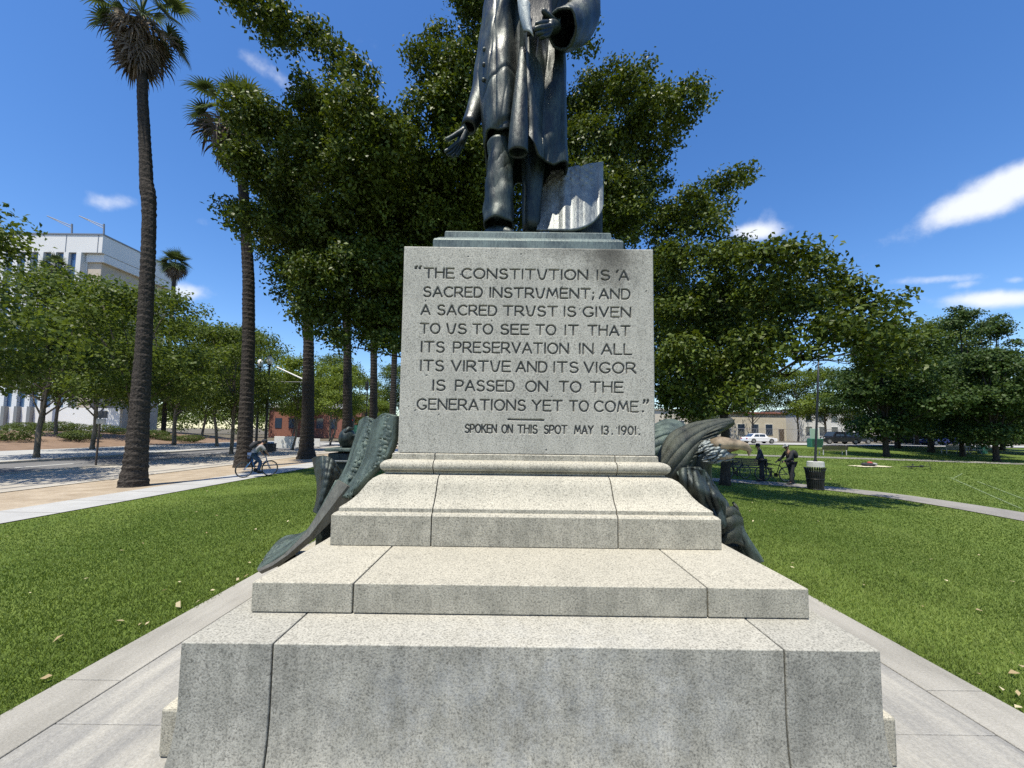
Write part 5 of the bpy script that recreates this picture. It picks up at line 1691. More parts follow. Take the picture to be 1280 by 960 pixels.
M['cloth_navy'] = plain('navy_cloth', (0.03, 0.035, 0.06), 0.9, noise=.2)
M['cap'] = plain('cap_cloth', (0.42, 0.42, 0.41), 0.9, noise=.4, scale=60)
M['bluepaint'] = plain('blue_frame_paint', (0.03, 0.16, 0.38), 0.35)
M['red'] = plain('red_paint', (0.5, 0.03, 0.02), 0.4)
M['wood'] = plain('old_wood', (0.10, 0.075, 0.05), 0.8, noise=.25)
M['concrete'] = plain('concrete', (0.46, 0.45, 0.43), 0.85, noise=.12, scale=6)


def lamp_post(label, x, y, h, group):
    t_ = thing('street_lamp', label, 'street lamp', (x, y, -0.53), group=group)
    MB().tube([(0, 0, 0), (0, 0, .18), (0, 0, .22), (0, 0, .75), (0, 0, .85), (0, 0, h * .5), (0, 0, h - .1), (0, 0, h)], [.24, .24, .19, .16, .11, .095, .075, .11], 14).build('post', M['black'], t_, smooth=False)
    MB().tube([(0, 0, h), (0, 0, h + .05), (0, 0, h + .30), (0, 0, h + .55), (0, 0, h + .70)], [.14, .18, .25, .20, .10], 14).build('globe', M['globe'], t_, smooth=True)
    MB().tube([(0, 0, h + .70), (0, 0, h + .76), (0, 0, h + .92)], [.12, .10, .015], 12).build('finial', M['black'], t_)


q = G(331, 568); lamp_post('black street lamp with white acorn globe, the right one of the pair behind the cyclist', q[0], q[1], 7.6, 'street lamps behind the cyclist')
q = G(319.5, 565); lamp_post('black street lamp with white globe partly hidden behind the palm', q[0], q[1], 7.9, 'street lamps behind the cyclist')
for lab, (u, v), s_ in (('dark street bin right of the lamp post', (339, 565.5), 1.0), ('dark street bin behind the cyclist between lamp and palm', (325, 563.5), 1.15)):
    q = G(u, v)
    t_ = thing('street_bin', lab, 'bin', (q[0], q[1], -.52), group='dark street bins by the lamps')
    mb_ = MB().box(-.28 * s_, .28 * s_, -.28, .28, .05, .72 * s_); mb_.build('body', M['black'], t_, bevel=.03)
    MB().box(-.31 * s_, .31 * s_, -.31, .31, .72 * s_ + .001, .80 * s_).build('lid', M['black'], t_, bevel=.03)
    MB().box(-.18, .18, -.29, -.283, .50, .62).build('opening', M['rubber'], t_)

q = G(119.5, 583)
t_ = thing('sign_post', 'thin sign post with small dark and grey plates at the far left kerb', 'road sign', (q[0], q[1], -.53))
MB().tube([(0, 0, 0), (0.05, 0, 3.05)], .045, 8).build('post', plain('rusty_post', (.07, .055, .045), .7), t_)
MB().box(-.02, .50, -.075, -.055, 2.62, 3.0).build('sign_plate', plain('dark_plate', (.05, .05, .055), .6), t_, bevel=.02)
MB().box(-.10, .42, -.072, -.055, 2.30, 2.58).build('sign_plate', M['greym'], t_, bevel=.02)

# tram wire bracket on a pole
d = 31.0
b0 = P(381, 571, d)
t_ = thing('tram_pole', 'tram wire pole with horizontal arm and white diagonal stay behind a palm', 'pole', (b0[0], d, -.53))
o = np.array([b0[0], d, -.53])
MB().tube([(0, 0, 0), P(381, 452, d) - o], [.12, .09], 10).build('post', M['greym'], t_, smooth=True)
MB().tube([P(381, 477.5, d) - o, P(316, 477, d) - o], .03, 8).build('arm', M['greym'], t_)
MB().tube([P(381, 475, d) - o, P(346, 459, d) - o], .06, 8).build('stay', M['white'], t_)
for u_ in (356, 376):
    MB().tube([P(u_, 477, d) - o, P(u_, 480, d) - o], .04, 8).build('insulator', M['greym'], t_)

# construction barriers
for i_, (u, w_, v, lab) in enumerate(((355, 2.1, 562, 'leftmost white site barrier panel near the leaning tree'), (378, 1.5, 561, 'white site barrier panel between leaning tree and palm'), (392, 1.4, 560, 'white site barrier panel behind the third palm'))):
    q = G(u, v)
    t_ = thing('site_barrier', lab, 'barrier', (q[0], q[1], -.53), group='white site barriers across the street')
    MB().box(-w_ / 2, w_ / 2, -.03, .03, .12, 1.35 - .15 * i_).build('panel', M['offwhite'], t_, bevel=.02)
    for s_ in (-1, 1):
        MB().box(s_ * w_ * .4 - .04, s_ * w_ * .4 + .04, -.3, .3, 0, .115).build('foot', M['greym'], t_, bevel=.01)

# far left street end: wall, brick building, signals
t_ = thing('garden_wall', 'long beige stucco wall at the far end of the left street', 'wall', (-24, 82, -.5))
MB().box(-6, 12, -.2, .2, 0, 3.0).build('wall', M['beige'], t_); MB().box(-6.1, 12.1, -.3, .3, 3.002, 3.2).build('coping', M['tan'], t_, bevel=.02)
MB().box(-6.8, -5.8, -.5, .5, 0, 4.3).build('pier', M['tan'], t_, bevel=.03)
t_ = thing('brick_building', 'low red brick building with pale roof edge behind the palms', 'building', (-42, 92, -.5))
MB().box(-16, 6, 0, 12, 0, 7.0).build('wall', M['brick'], t_)
MB().box(-16.3, 6.3, -.3, 12.3, 7.002, 8.1).build('roof', M['offwhite'], t_, bevel=.05)
for k_ in range(6):
    MB().box(-14.5 + 3.3 * k_, -12.9 + 3.3 * k_, -.08, .05, 2.2, 4.6).build('window', M['glass'], t_)


def signal(label, u, v, d, hz, side, red=True):
    b = P(u, v, d)
    z0 = float(g(b[0], d))
    t_ = thing('traffic_light', label, 'traffic light', (b[0], d, z0), group='traffic lights at the far crossing')
    MB().tube([(0, 0, 0), (0, 0, hz + .9)], [.09, .07], 10).build('post', M['black'], t_)
    MB().box(side * .32 - .2, side * .32 + .2, -.35, -.03, hz - .5, hz + .6).build('signal_head', M['black'], t_, bevel=.03)
    for k_, c in enumerate((M['red'] if red else M['rubber'], M['rubber'], M['rubber'])):
        MB().tube([(side * .32, -.36, hz + .38 - .36 * k_), (side * .32, -.375, hz + .38 - .36 * k_)], .12, 12).build('lens', c, t_)


signal('traffic light with red lens left of the green street sign', 439.5, 545, 46, 2.9, .3)
signal('traffic light above the green scroll by a palm trunk', 457, 548, 52, 8.0, 0.0, False)
b = P(447, 548, 50)
t_ = thing('direction_sign', 'small green street sign with white mark beside the bronze helmet', 'road sign', (b[0], 50, -.4))
MB().tube([(.9, 0, 0), (.9, 0, 4.2)], .05, 8).build('post', M['black'], t_)
MB().box(-.65, .75, -.06, 0, 1.35, 2.6).build('sign_plate', M['teal'], t_, bevel=.02)
MB().box(-.1, .2, -.067, -.062, 1.75, 2.2).build('sign_mark', M['white'], t_)

# =================================================================== OFFICE BUILDING AT FAR LEFT
ob = thing('office_building', 'white modern office block with blue glass strips and white fins at far left', 'building', (0, 0, 0))
Yf = 60.0
cor = P(129, 294, Yf)                      # upper front corner
XR, ZT = float(cor[0]), float(cor[2])
ZP = float(P(127, 316, Yf)[2])             # lower edge of the white band
XW = float(P(103, 330, Yf)[0])             # right end of the windows
MB().box(-150, XR, Yf, Yf + 14, ZP, ZT).build('parapet', M['offwhite'], ob, bevel=.03)
MB().box(-150.1, XR + .1, Yf - .1, Yf + 14.1, ZT + .002, ZT + .22).build('coping', M['greym'], ob)
for u_ in (123, 83):
    x = float(P(u_, 300, Yf)[0]); MB().box(x - .06, x + .06, Yf - .03, Yf - .002, ZP, ZT - .01).build('panel_joint', M['greym'], ob)
MB().box(-148, XW, Yf + .7, Yf + 13, .5, ZP - .002).build('wall', M['offwhite'], ob)
# stepped lower band on the corner side
MB().box(XW + .02, XR - .05, Yf + .45, Yf + 13.4, ZP - 1.35, ZP - .05).build('canopy', M['offwhite'], ob, bevel=.03)
MB().box(XW + .03, XR - .7, Yf + .75, Yf + 12.5, .5, ZP - 1.36).build('core', M['beige'], ob)
flz = [ZP - .003 - 4.3 * k_ for k_ in range(7)]
pitch = 2.02
for k_ in range(18):
    x1 = XW - 1.05 - pitch * k_
    MB().box(x1, x1 + .78, Yf - .05, Yf + .69, .5, ZP - .003).build('fin', M['offwhite'], ob)
    for r_ in range(6):
        MB().box(x1 - pitch + .79, x1 - .01, Yf + .35, Yf + .69, flz[r_ + 1] + .45, flz[r_] - .01).build('window', M['glass_blue'], ob)
MB().box(-140, XR + 8, Yf - 3.0, Yf - 2.6, -.3, 4.3).build('podium', M['white'], ob, bevel=.02)
for k_ in range(14):
    MB().box(-96 + 1.9 * k_, -95.5 + 1.9 * k_, Yf - 3.5, Yf - 3.02, -.3, 4.4).build('column', M['greym'], ob)
for i_, (u, v, lab) in enumerate(((90, 293, 'left roof davit on the white office block'), (130, 293, 'right roof davit at the corner of the white office block'))):
    b = P(u, v, Yf + 1.0); o = np.array([b[0], Yf + 1.0, ZT + .22])
    t_ = thing('roof_davit', lab, 'davit', tuple(o), group='davits on the office roof')
    MB().tube([(0, 0, 0), P(u, 280, Yf + 1.0) - o], .12, 8).build('post', M['greym'], t_)
    MB().tube([P(u, 282.5, Yf + 1) - o, P(u - 31, 270, Yf + 1) - o], .07, 6).build('arm', M['greym'], t_)
    MB().tube([P(u, 285.5, Yf + 1) - o, P(u - 31, 270, Yf + 1) - o], .06, 6).build('arm', M['greym'], t_)

# =================================================================== BUILDINGS AT FAR RIGHT
def house(label, x0, x1, y0, y1, h, mat, roof=None, wins=(), door=None, name='white_house'):
    z0 = float(g((x0 + x1) / 2, min(y0, 62)))
    t_ = thing(name, label, 'building', ((x0 + x1) / 2, y0, z0))
    w = (x1 - x0) / 2
    MB().box(-w, w, 0, y1 - y0, 0, h).build('wall', mat, t_)
    MB().box(-w - .25, w + .25, -.25, y1 - y0 + .25, h + .002, h + .35).build('roof', roof or M['greym'], t_, bevel=.03)
    for (a, b_, c, d_) in wins:
        f_ = MB().box(a - .1, b_ + .1, -.06, -.003, c - .1, d_ + .1).build('window', M['offwhite'], t_)
        MB().box(a, b_, -.09, -.062, c, d_).build('pane', M['glass'], f_)
    if door:
        a, b_, d_ = door
        MB().box(a, b_, -.07, -.003, .02, d_).build('door', M['wood'], t_)
    return t_


house('white two-storey house with dark windows behind the park lamp post', 58.5, 71, 78, 90, 6.4, M['white'], M['greym'], [(-5.2 + 2.6 * k_, -4.0 + 2.6 * k_, 1.4, 3.0) for k_ in range(5)] + [(-5.2 + 2.6 * k_, -4.0 + 2.6 * k_, 4.2, 5.5) for k_ in range(5)])
house('tan low building behind the chain-link fence and white car', 43, 57, 80, 92, 5.6, M['tan'], M['brick'], [(-6 + 2.9 * k_, -4.6 + 2.9 * k_, 1.3, 3.4) for k_ in range(4)], (5.4, 6.5, 2.5), 'tan_building')
house('pale stone building with dark door seen beside the eagle head', 27, 40.5, 82, 96, 6.2, M['tan'], M['tan'], [(-5 + 3.4 * k_, -3.9 + 3.4 * k_, 2.0, 4.0) for k_ in range(3)], (4.6, 5.8, 2.7), 'stone_building')
house('low dark-fronted building behind the evergreens at the right', 80, 112, 74, 86, 5.0, M['beige'], M['greym'], [(-14 + 4 * k_, -11.5 + 4 * k_, 1.2, 3.2) for k_ in range(7)], None, 'shop_building')
t_ = thing('hedge', 'long dark hedge behind the blue car', 'hedge', (84, 67, .42))
rs = np.random.RandomState(8)
v, f, rn = leaf_cloud([((x, 0, .9), (1.4, .8, .95), 420) for x in np.arange(-16, 17, 1.5)], .24, rs, .12, 6, .5, .7, .5, .8)
mesh_np('foliage', v, f, M['leaf_cool'], t_, rnd=rn)
MB().box(-17, 17, -.35, .35, 0, 1.4).build('stem', M['bark'], t_)
t_ = thing('utility_box', 'tan concrete box on the sidewalk near the forked evergreen', 'box', (74.5, 64.6, .43))
MB().box(-1.2, 1.2, -.6, .6, 0, 1.3).build('body', M['beige'], t_, bevel=.04)
MB().box(-1.27, 1.27, -.67, .67, 1.302, 1.42).build('lid', M['tan'], t_, bevel=.02)

t_ = thing('chain_link_fence', 'grey chain-link fence along the far side of the road', 'fence', (0, 65.2, .42))
for x in np.arange(30, 68.1, 3.8):
    MB().tube([(x, 0, 0), (x, 0, 2.2)], .05, 8).build('post', M['greym'], t_)
MB().tube([(30, 0, 2.15), (68, 0, 2.15)], .035, 6).build('rail', M['greym'], t_)
mb_ = MB()
for x in np.arange(29, 69, .42):
    a = max(x, 30); 
    mb_.bar((x, 0.01, .05), (min(x + 1.2, 68), 0.01, 2.12), .008, 4); mb_.bar((x, -.01, 2.12), (min(x + 1.2, 68), -.01, .05), .008, 4)
mb_.build('mesh', M['greym'], t_)

# =================================================================== CARS
def car(label, x, y, rz, L_=4.6, W_=1.85, Hb=0.95, H=1.62, paint=(.8, .8, .8), kind='suv', cat='car', name='parked_car', group='cars parked along the right road'):
    t_ = thing(name, label, cat, (x, y, float(g(x, y)) + .03), rz, group)
    mp = plain('car_paint', paint, .28, .1, spec=.6)
    h = L_ / 2
    low = [(-h, .42), (-h + .05, .78), (-h + .18, Hb), (h - 1.35, Hb + .02), (h - .25, Hb - .14), (h - .03, Hb - .32), (h, .45), (h - .12, .30), (-h + .10, .30)]
    if kind == 'pickup':
        low = [(-h, .50), (-h, 1.05), (h - 1.45, 1.08), (h - .2, 1.02), (h, .85), (h, .48), (h - .1, .36), (-h + .08, .36)]
    # arches cut into the lower outline
    def outline():
        pts = low[:]
        return pts
    MB().prism(outline(), -W_ / 2, W_ / 2).build('body', mp, t_, bevel=.07, seg=3)
    if kind == 'pickup':
        cab = [(-.75, 1.07), (-.62, H + .12), (.75, H + .14), (1.35, 1.09)]
    elif kind == 'suv':
        cab = [(-h + .22, Hb - .01), (-h + .62, H - .06), (-.3, H), (.55, H - .05), (h - 1.32, Hb)]
    else:
        cab = [(-h + .55, Hb - .01), (-h + 1.15, H - .05), (-.1, H), (.5, H - .08), (h - 1.30, Hb)]
    mb_ = MB(); n = len(cab)
    wi, wo = W_ / 2 - .20, W_ / 2 - .05
    vs = []
    for s_ in (-1, 1):
        for (px, pz_) in cab:
            f_ = (pz_ - Hb) / max(.01, H - Hb)
            vs.append((px, s_ * (wo + (wi - wo) * np.clip(f_, 0, 1)), pz_))
    fs = [tuple(range(n - 1, -1, -1)), tuple(range(n, 2 * n))] + [(i_, (i_ + 1) % n, (i_ + 1) % n + n, i_ + n) for i_ in range(n)]
    mb_.add(vs, fs).build('cabin', mp, t_, bevel=.05, seg=2)
    # side windows
    top, bot = cab[1:-1], (cab[0], cab[-1])
    for s_ in (-1, 1):
        xs_ = [bot[0][0] + .38, (bot[0][0] + bot[1][0]) / 2 - .05, bot[1][0] - .42]
        for a, b_ in zip(xs_[:-1], xs_[1:]):
            a2 = max(a + .04, top[0][0] + .08); b2 = min(b_ - .04, top[-1][0] + .02)
            zb, zt_ = Hb + .09, H - .15
            def yy(z): return s_ * (wo + (wi - wo) * (z - Hb) / (H - Hb) + .012)
            vs = [(a + .04, yy(zb), zb), (b_ - .04, yy(zb), zb), (b2, yy(zt_), zt_), (a2, yy(zt_), zt_)]
            MB().add(vs, [(0, 1, 2, 3)]).build('window', M['glass'], t_, solid=.012)
    f0, f1 = cab[-1], cab[-2]
    for (p_, q_, nm) in ((f0, f1, 'windscreen'), (cab[0], cab[1], 'rear_window')):
        sg = 1 if nm == 'windscreen' else -1
        vs = [(p_[0] + (q_[0] - p_[0]) * t + sg * .02, s_ * (wo - .12 - .12 * t), p_[1] + (q_[1] - p_[1]) * t + .012) for t, s_ in ((.12, -1), (.12, 1), (.9, 1), (.9, -1))]
        MB().add(vs, [(0, 1, 2, 3)]).build(nm, M['glass'], t_, solid=.012)
    r = .36 if kind != 'pickup' else .41
    for sx in (-1, 1):
        for s_ in (-1, 1):
            cx_ = sx * (h - .88)
            wv = MB().tube([(cx_, s_ * (W_ / 2 - .20), r), (cx_, s_ * (W_ / 2 + .012), r)], r, 22)
            w_ = wv.build('wheel', M['rubber'], t_, bevel=.03)
            MB().tube([(cx_, s_ * (W_ / 2 + .014), r), (cx_, s_ * (W_ / 2 + .028), r)], r * .62, 14).build('rim', M['greym'], w_, bevel=.01)
    for s_ in (-1, 1):
        zl = Hb - .22
        MB().box(h - .10, h + .006, s_ * (W_ / 2 - .32) - .20, s_ * (W_ / 2 - .32) + .20, zl - .07, zl + .07).build('headlight', M['white'], t_, bevel=.02)
        MB().box(-h - .006, -h + .10, s_ * (W_ / 2 - .25) - .16, s_ * (W_ / 2 - .25) + .16, zl - .02, zl + .12).build('tail_light', M['red'], t_, bevel=.02)
    return t_


def carpx(u, v):
    q = G(u, v); return float(q[0]), float(q[1])


x, y = carpx(957, 555); car('white car parked alone in front of the chain-link fence', x, y + 1.5, 0.0, 4.35, 1.85, .90, 1.46, (.78, .78, .78), 'sedan')
x, y = carpx(1050, 555.5); car('black pickup truck behind the park lamp post', x, y + .5, pi, 5.6, 2.0, 1.08, 1.72, (.010, .012, .018), 'pickup', 'truck', 'parked_truck')
x, y = carpx(1081, 555.5); car('dark blue-black pickup right of the other pickup', x, y + 2.3, 0, 5.4, 1.95, 1.08, 1.68, (.018, .024, .045), 'pickup', 'truck', 'parked_truck')
x, y = carpx(1188, 557); car('bright blue car parked behind the right-hand benches', x, y + 1.5, pi, 4.8, 1.9, .98, 1.66, (.012, .030, .24))
x, y = carpx(1133, 554); car('black car under the evergreens between pickups and blue car', x, y + 4, 0, 4.5, 1.85, .90, 1.45, (.012, .012, .014), 'sedan')
x, y = carpx(1284, 557); car('dark red-black car cut off by the right edge', x, y + 2, 0, 4.6, 1.85, .92, 1.5, (.03, .012, .012), 'sedan')
x, y = carpx(925, 554); car('dark car mostly hidden behind the eagle beak', x - 1.5, y + 6, 0, 4.5, 1.85, .90, 1.45, (.02, .022, .025), 'sedan')


# =================================================================== BICYCLES AND PEOPLE
def bicycle(label, loc, rz, paint, group='bicycles in the park', detail=True):
    t_ = thing('bicycle', label, 'bicycle', loc, rz, group)
    R_ = .335; wb = 1.04
    for cx_ in (-wb / 2, wb / 2):
        n = 28
        ring = [(cx_ + R_ * cos(2 * pi * k_ / n), 0, R_ + .018 + R_ * sin(2 * pi * k_ / n)) for k_ in range(n + 1)]
        w_ = MB().tube(ring, .019, 6, cap=False).build('wheel', M['rubber'], t_, smooth=True)
        ring = [(cx_ + (R_ - .03) * cos(2 * pi * k_ / n), 0, R_ + .018 + (R_ - .03) * sin(2 * pi * k_ / n)) for k_ in range(n + 1)]
        MB().tube(ring, .010, 5, cap=False).build('rim', M['greym'], w_)
        mb_ = MB()
        for k_ in range(16):
            a = 2 * pi * k_ / 16
            mb_.bar((cx_, .02 * (-1) ** k_, R_ + .018), (cx_ + (R_ - .03) * cos(a), 0, R_ + .018 + (R_ - .03) * sin(a)), .0022, 4)
        mb_.tube([(cx_, -.05, R_ + .018), (cx_, .05, R_ + .018)], .022, 8)
        mb_.build('spokes', M['greym'], w_)
    z0 = R_ + .018
    bb_, seat_, head, rear, front = (-.08, 0, z0 - .05), (-.24, 0, .82), (.34, 0, .86), (-wb / 2, 0, z0), (wb / 2, 0, z0)
    mb_ = MB()
    for a, b_, r in ((bb_, seat_, .018), (bb_, (.37, 0, .72), .020), ((-.22, 0, .74), head, .018)):
        mb_.bar(a, b_, r, 8)
    for s_ in (-.055, .055):
        mb_.bar((bb_[0], s_ * .4, bb_[2]), (rear[0], s_, rear[2]), .011, 6); mb_.bar((-.225, s_ * .3, .76), (rear[0], s_, rear[2]), .010, 6)
        mb_.bar((.385, s_, .66), (front[0], s_, front[2]), .013, 6)
    mb_.bar((.325, 0, .90), (.39, 0, .655), .022, 8)
    mb_.build('frame', paint, t_, smooth=True)
    mb_ = MB(); mb_.bar((.325, 0, .88), (.31, 0, .98), .015, 8)
    mb_.tube([(.26, -.30, .99), (.36, -.15, .99), (.34, 0, .985), (.36, .15, .99), (.26, .30, .99)], .013, 8)
    mb_.build('handlebar', M['black'], t_, smooth=True)
    mb_ = MB(); mb_.bar((-.24, 0, .80), (-.27, 0, .92), .014, 8); mb_.tube([(-.40, 0, .95), (-.30, 0, .955), (-.13, 0, .945)], [.075, .06, .022], 10, flat=.4)
    mb_.build('saddle', M['black'], t_, smooth=True)
    mb_ = MB(); mb_.tube([(bb_[0], -.045, bb_[2]), (bb_[0], -.035, bb_[2])], .095, 18); mb_.bar((bb_[0], -.06, bb_[2]), (bb_[0] + .1, -.08, bb_[2] - .13), .010, 6); mb_.bar((bb_[0], .06, bb_[2]), (bb_[0] - .1, .08, bb_[2] + .13), .010, 6)
    mb_.box(bb_[0] + .05, bb_[0] + .15, -.17, -.08, bb_[2] - .145, bb_[2] - .12); mb_.box(bb_[0] - .15, bb_[0] - .05, .08, .17, bb_[2] + .12, bb_[2] + .145)
    mb_.build('pedals', M['black'], t_)
    return t_


def fig(label, loc, rz, j, shirt, pants, hair, cap=None, bag=None, shirt_sleeve=True):
    """j: joints of the pose, in metres, x forward. The body is one skinned surface; clothing and hair are parts."""
    t_ = thing('person', label, 'person', loc, rz)
    JJ, EE = {}, []

    def add(k_, p, r, prev=None):
        JJ[k_] = (np.array(p, float), r)
        if prev: EE.append((prev, k_))

    add('pelvis', j['pelvis'], .125)
    add('waist', j['waist'], .115, 'pelvis'); add('chest', j['chest'], (.155, .115), 'waist'); add('neckb', j['neck'], .062, 'chest')
    hd = np.array(j['head'], float)
    nk = np.array(j['neck'], float)
    up = hd - nk; up /= np.linalg.norm(up)
    add('jaw', nk + up * .085, .062, 'neckb'); add('head', hd, (.085, .098), 'jaw'); add('top', hd + up * .075, .07, 'head')
    for s_ in 'lr':
        sg = 1 if s_ == 'l' else -1
        add('sh' + s_, j['sh' + s_], .058, 'chest'); add('el' + s_, j['el' + s_], .042, 'sh' + s_); add('wr' + s_, j['wr' + s_], .030, 'el' + s_)
        w_, e_ = np.array(j['wr' + s_], float), np.array(j['el' + s_], float)
        dr = (w_ - e_) / np.linalg.norm(w_ - e_)
        pm = w_ + dr * .055
        add('pm' + s_, pm, (.036, .018), 'wr' + s_)
        sd = np.cross(dr, [0, 0, 1.0]); sd = sd / (np.linalg.norm(sd) + 1e-6)
        for k_ in range(4):
            b_ = pm + sd * (.027 - .018 * k_) + dr * .035
            add(f'f{s_}{k_}', b_, .0095, 'pm' + s_); add(f'g{s_}{k_}', b_ + dr * (.028, .034, .030, .022)[k_] + np.array([0, 0, -.02]), .0085, f'f{s_}{k_}')
        add('t' + s_, w_ + dr * .03 + sd * .05, .011, 'wr' + s_); add('u' + s_, w_ + dr * .065 + sd * .058 + np.array([0, 0, -.012]), .0095, 't' + s_)
        add('hp' + s_, j['hp' + s_], .085, 'pelvis'); add('kn' + s_, j['kn' + s_], .060, 'hp' + s_); add('an' + s_, j['an' + s_], .042, 'kn' + s_); add('ft' + s_, j['ft' + s_], .036, 'an' + s_)
    body = skin_fig('body', JJ, EE, M['skin'], t_, 1)

    def cloth(name, keys, grow, mat):
        sub_ = {k_: (JJ[k_][0], tuple(np.atleast_1d(JJ[k_][1]) + grow) if not np.isscalar(JJ[k_][1]) else JJ[k_][1] + grow) for k_ in keys}
        ed = [(a, b_) for a, b_ in EE if a in sub_ and b_ in sub_]
        return skin_fig(name, sub_, ed, mat, t_, 1)

    cloth('trousers', ['pelvis', 'hpl', 'hpr', 'knl', 'knr', 'anl', 'anr'], .026, pants)
    ks = ['waist', 'chest', 'shl', 'shr', 'ell', 'elr', 'pelvis'] + (['wrl', 'wrr'] if shirt_sleeve else [])
    cloth('jacket' if shirt_sleeve else 'shirt', ['pelvis'] + [k_ for k_ in ks if k_ != 'pelvis'], .022, shirt)
    for s_ in 'lr':
        a, f_ = JJ['an' + s_][0], JJ['ft' + s_][0]
        d_ = (f_ - a); d_[2] = 0; d_ /= np.linalg.norm(d_) + 1e-6
        MB().tube([a - d_ * .07 + np.array([0, 0, -.035]), a + np.array([0, 0, -.02]), f_ + np.array([0, 0, .0]), f_ + d_ * .06 + np.array([0, 0, -.01])], [.035, .05, .048, .02], 10).build('shoe', M['cloth_dark'], t_, smooth=True)
    # face
    fw = np.array([1.0, 0, 0]); fw -= up * up[0]; fw /= np.linalg.norm(fw); sd = np.cross(up, fw)
    mb_ = MB()
    mb_.tube([hd + fw * .085 + up * .015, hd + fw * .112 - up * .025, hd + fw * .088 - up * .035], [.008, .016, .012], 8)
    for s_ in (-1, 1):
        mb_.ball(hd + sd * s_ * .086 - up * .005, (.018, .014, .03), 8, 6)
    mb_.build('face', M['skin'], t_, smooth=True)
    mb_ = MB()
    for s_ in (-1, 1): mb_.ball(hd + fw * .088 + sd * s_ * .032 + up * .012, .012, 8, 6)
    mb_.ball(hd + fw * .082 - up * .062, (.012, .025, .007), 8, 6)
    mb_.build('eyes', M['cloth_dark'], t_, smooth=True)
    hm = MB().ball(hd - fw * .022 + up * .035, (.103, .098, .095), 14, 8); hm.build('hair', hair, t_, smooth=True)
    if cap is not None:
        mb_ = MB().ball(hd - fw * .004 + up * .062, (.108, .102, .078), 14, 8)
        mb_.tube([hd + fw * .06 + up * .07, hd + fw * .16 + up * .055], [.085, .06], 12, flat=.15)
        mb_.build('cap', cap, t_, smooth=True)
    if bag is not None:
        c_ = np.array(j['chest'], float); w_ = np.array(j['waist'], float)
        ax_ = (c_ - w_) / np.linalg.norm(c_ - w_); bk = np.cross(ax_, [0, 1, 0]); bk = bk if bk[0] < 0 else -bk
        mb_ = MB().tube([w_ - ax_ * .04 + bk * .24, w_ + ax_ * .1 + bk * .26, c_ + bk * .24, c_ + ax_ * .12 + bk * .20], [.10, .15, .15, .09], 12, flat=.8)
        mb_.build('backpack', bag, t_, smooth=True, subsurf=1)
    return t_


def walk_pose(lean=.08, s=1.0, arm_f=.25, step=.18, sc=1.0):
    return {k_: np.array(v_) * sc for k_, v_ in dict(pelvis=(0, 0, .95), waist=(.02 + lean * .3, 0, 1.10), chest=(.05 + lean, 0, 1.33), neck=(.07 + lean * 1.4, 0, 1.48), head=(.11 + lean * 1.8, 0, 1.63),
        shl=(.05 + lean, .19, 1.41), shr=(.05 + lean, -.19, 1.41), ell=(.08 + lean + arm_f * .3, .25, 1.14), elr=(.08 + lean + arm_f * .3, -.25, 1.14), wrl=(.10 + lean + arm_f, .20, 1.0), wrr=(.10 + lean + arm_f, -.20, 1.0),
        hpl=(0, .095, .90), hpr=(0, -.095, .90), knl=(step * .6, .10, .50), knr=(-step * .2, -.10, .49), anl=(step, .10, .085), anr=(-step, -.10, .10), ftl=(step + .13, .11, .04), ftr=(-step + .13, -.11, .045)).items()}


# the cyclist on the left sidewalk
q = G(321, 596.5)
az = atan2(cos(radians(35)), sin(radians(35)))
cl_loc = (float(q[0]), float(q[1]), -.53)
bicycle('blue bicycle being ridden along the left sidewalk', cl_loc, az, M['bluepaint'])
pose = dict(pelvis=(-.24, 0, 1.02), waist=(-.14, 0, 1.14), chest=(.04, 0, 1.32), neck=(.14, 0, 1.43), head=(.22, 0, 1.55), shl=(.06, .18, 1.38), shr=(.06, -.18, 1.38), ell=(.20, .26, 1.16), elr=(.20, -.26, 1.16),
            wrl=(.28, .25, 1.03), wrr=(.28, -.25, 1.03), hpl=(-.22, .09, .97), hpr=(-.22, -.09, .97), knl=(.12, .11, .80), knr=(.08, -.11, .66), anl=(-.16, .12, .50), anr=(.00, -.12, .26), ftl=(-.05, .13, .46), ftr=(.11, -.13, .20))
M['jean'] = plain('blue_jeans', (.03, .06, .13), .9, noise=.2)
fig('person in a grey T-shirt with dark backpack and cap riding the blue bicycle', cl_loc, az, pose, M['cloth_grey'], M['jean'], M['cloth_dark'], M['cloth_dark'], M['cloth_dark'], False)

# people in the shade at the right
q = G(990, 606); lw = (float(q[0]), float(q[1]), float(q[2]) + .02)
fig('standing person in dark clothes with hood, light cap and black backpack, holding a bicycle', lw, radians(180), walk_pose(.05, arm_f=.32, step=.12), M['cloth_dark'], M['cloth_dark'], M['cloth_dark'], M['cap'], M['cloth_dark'])
q2 = G(973, 603); bicycle('dark bicycle held by the person with the backpack in the shade', (float(q2[0]) - .1, float(q2[1]) + .1, float(q2[2]) + .02), radians(172), M['black'])
q = G(953, 602.5)
fig('person in a dark shirt standing beside the bench under the shade tree', (float(q[0]), float(q[1]), float(q[2]) + .02), radians(150), walk_pose(.02, arm_f=.1, step=.06), M['cloth_navy'], M['cloth_dark'], M['cloth_dark'])
q = G(922, 601); bicycle('dark bicycle parked by the shade tree trunk behind the eagle', (float(q[0]) + .3, float(q[1]) + .6, float(q[2]) + .02), radians(15), M['black'])
q = G(1134, 585.5)
o = bicycle('dark bicycle lying flat on the sunny lawn', (float(q[0]), float(q[1]), float(q[2]) + .10), 0, M['black'])
o.rotation_euler = (radians(82), 0, radians(14))
q = G(1203, 566); bicycle('far bicycle leaning at the bench near the blue car', (float(q[0]), float(q[1]) - .6, float(q[2]) + .02), radians(25), M['greym'])


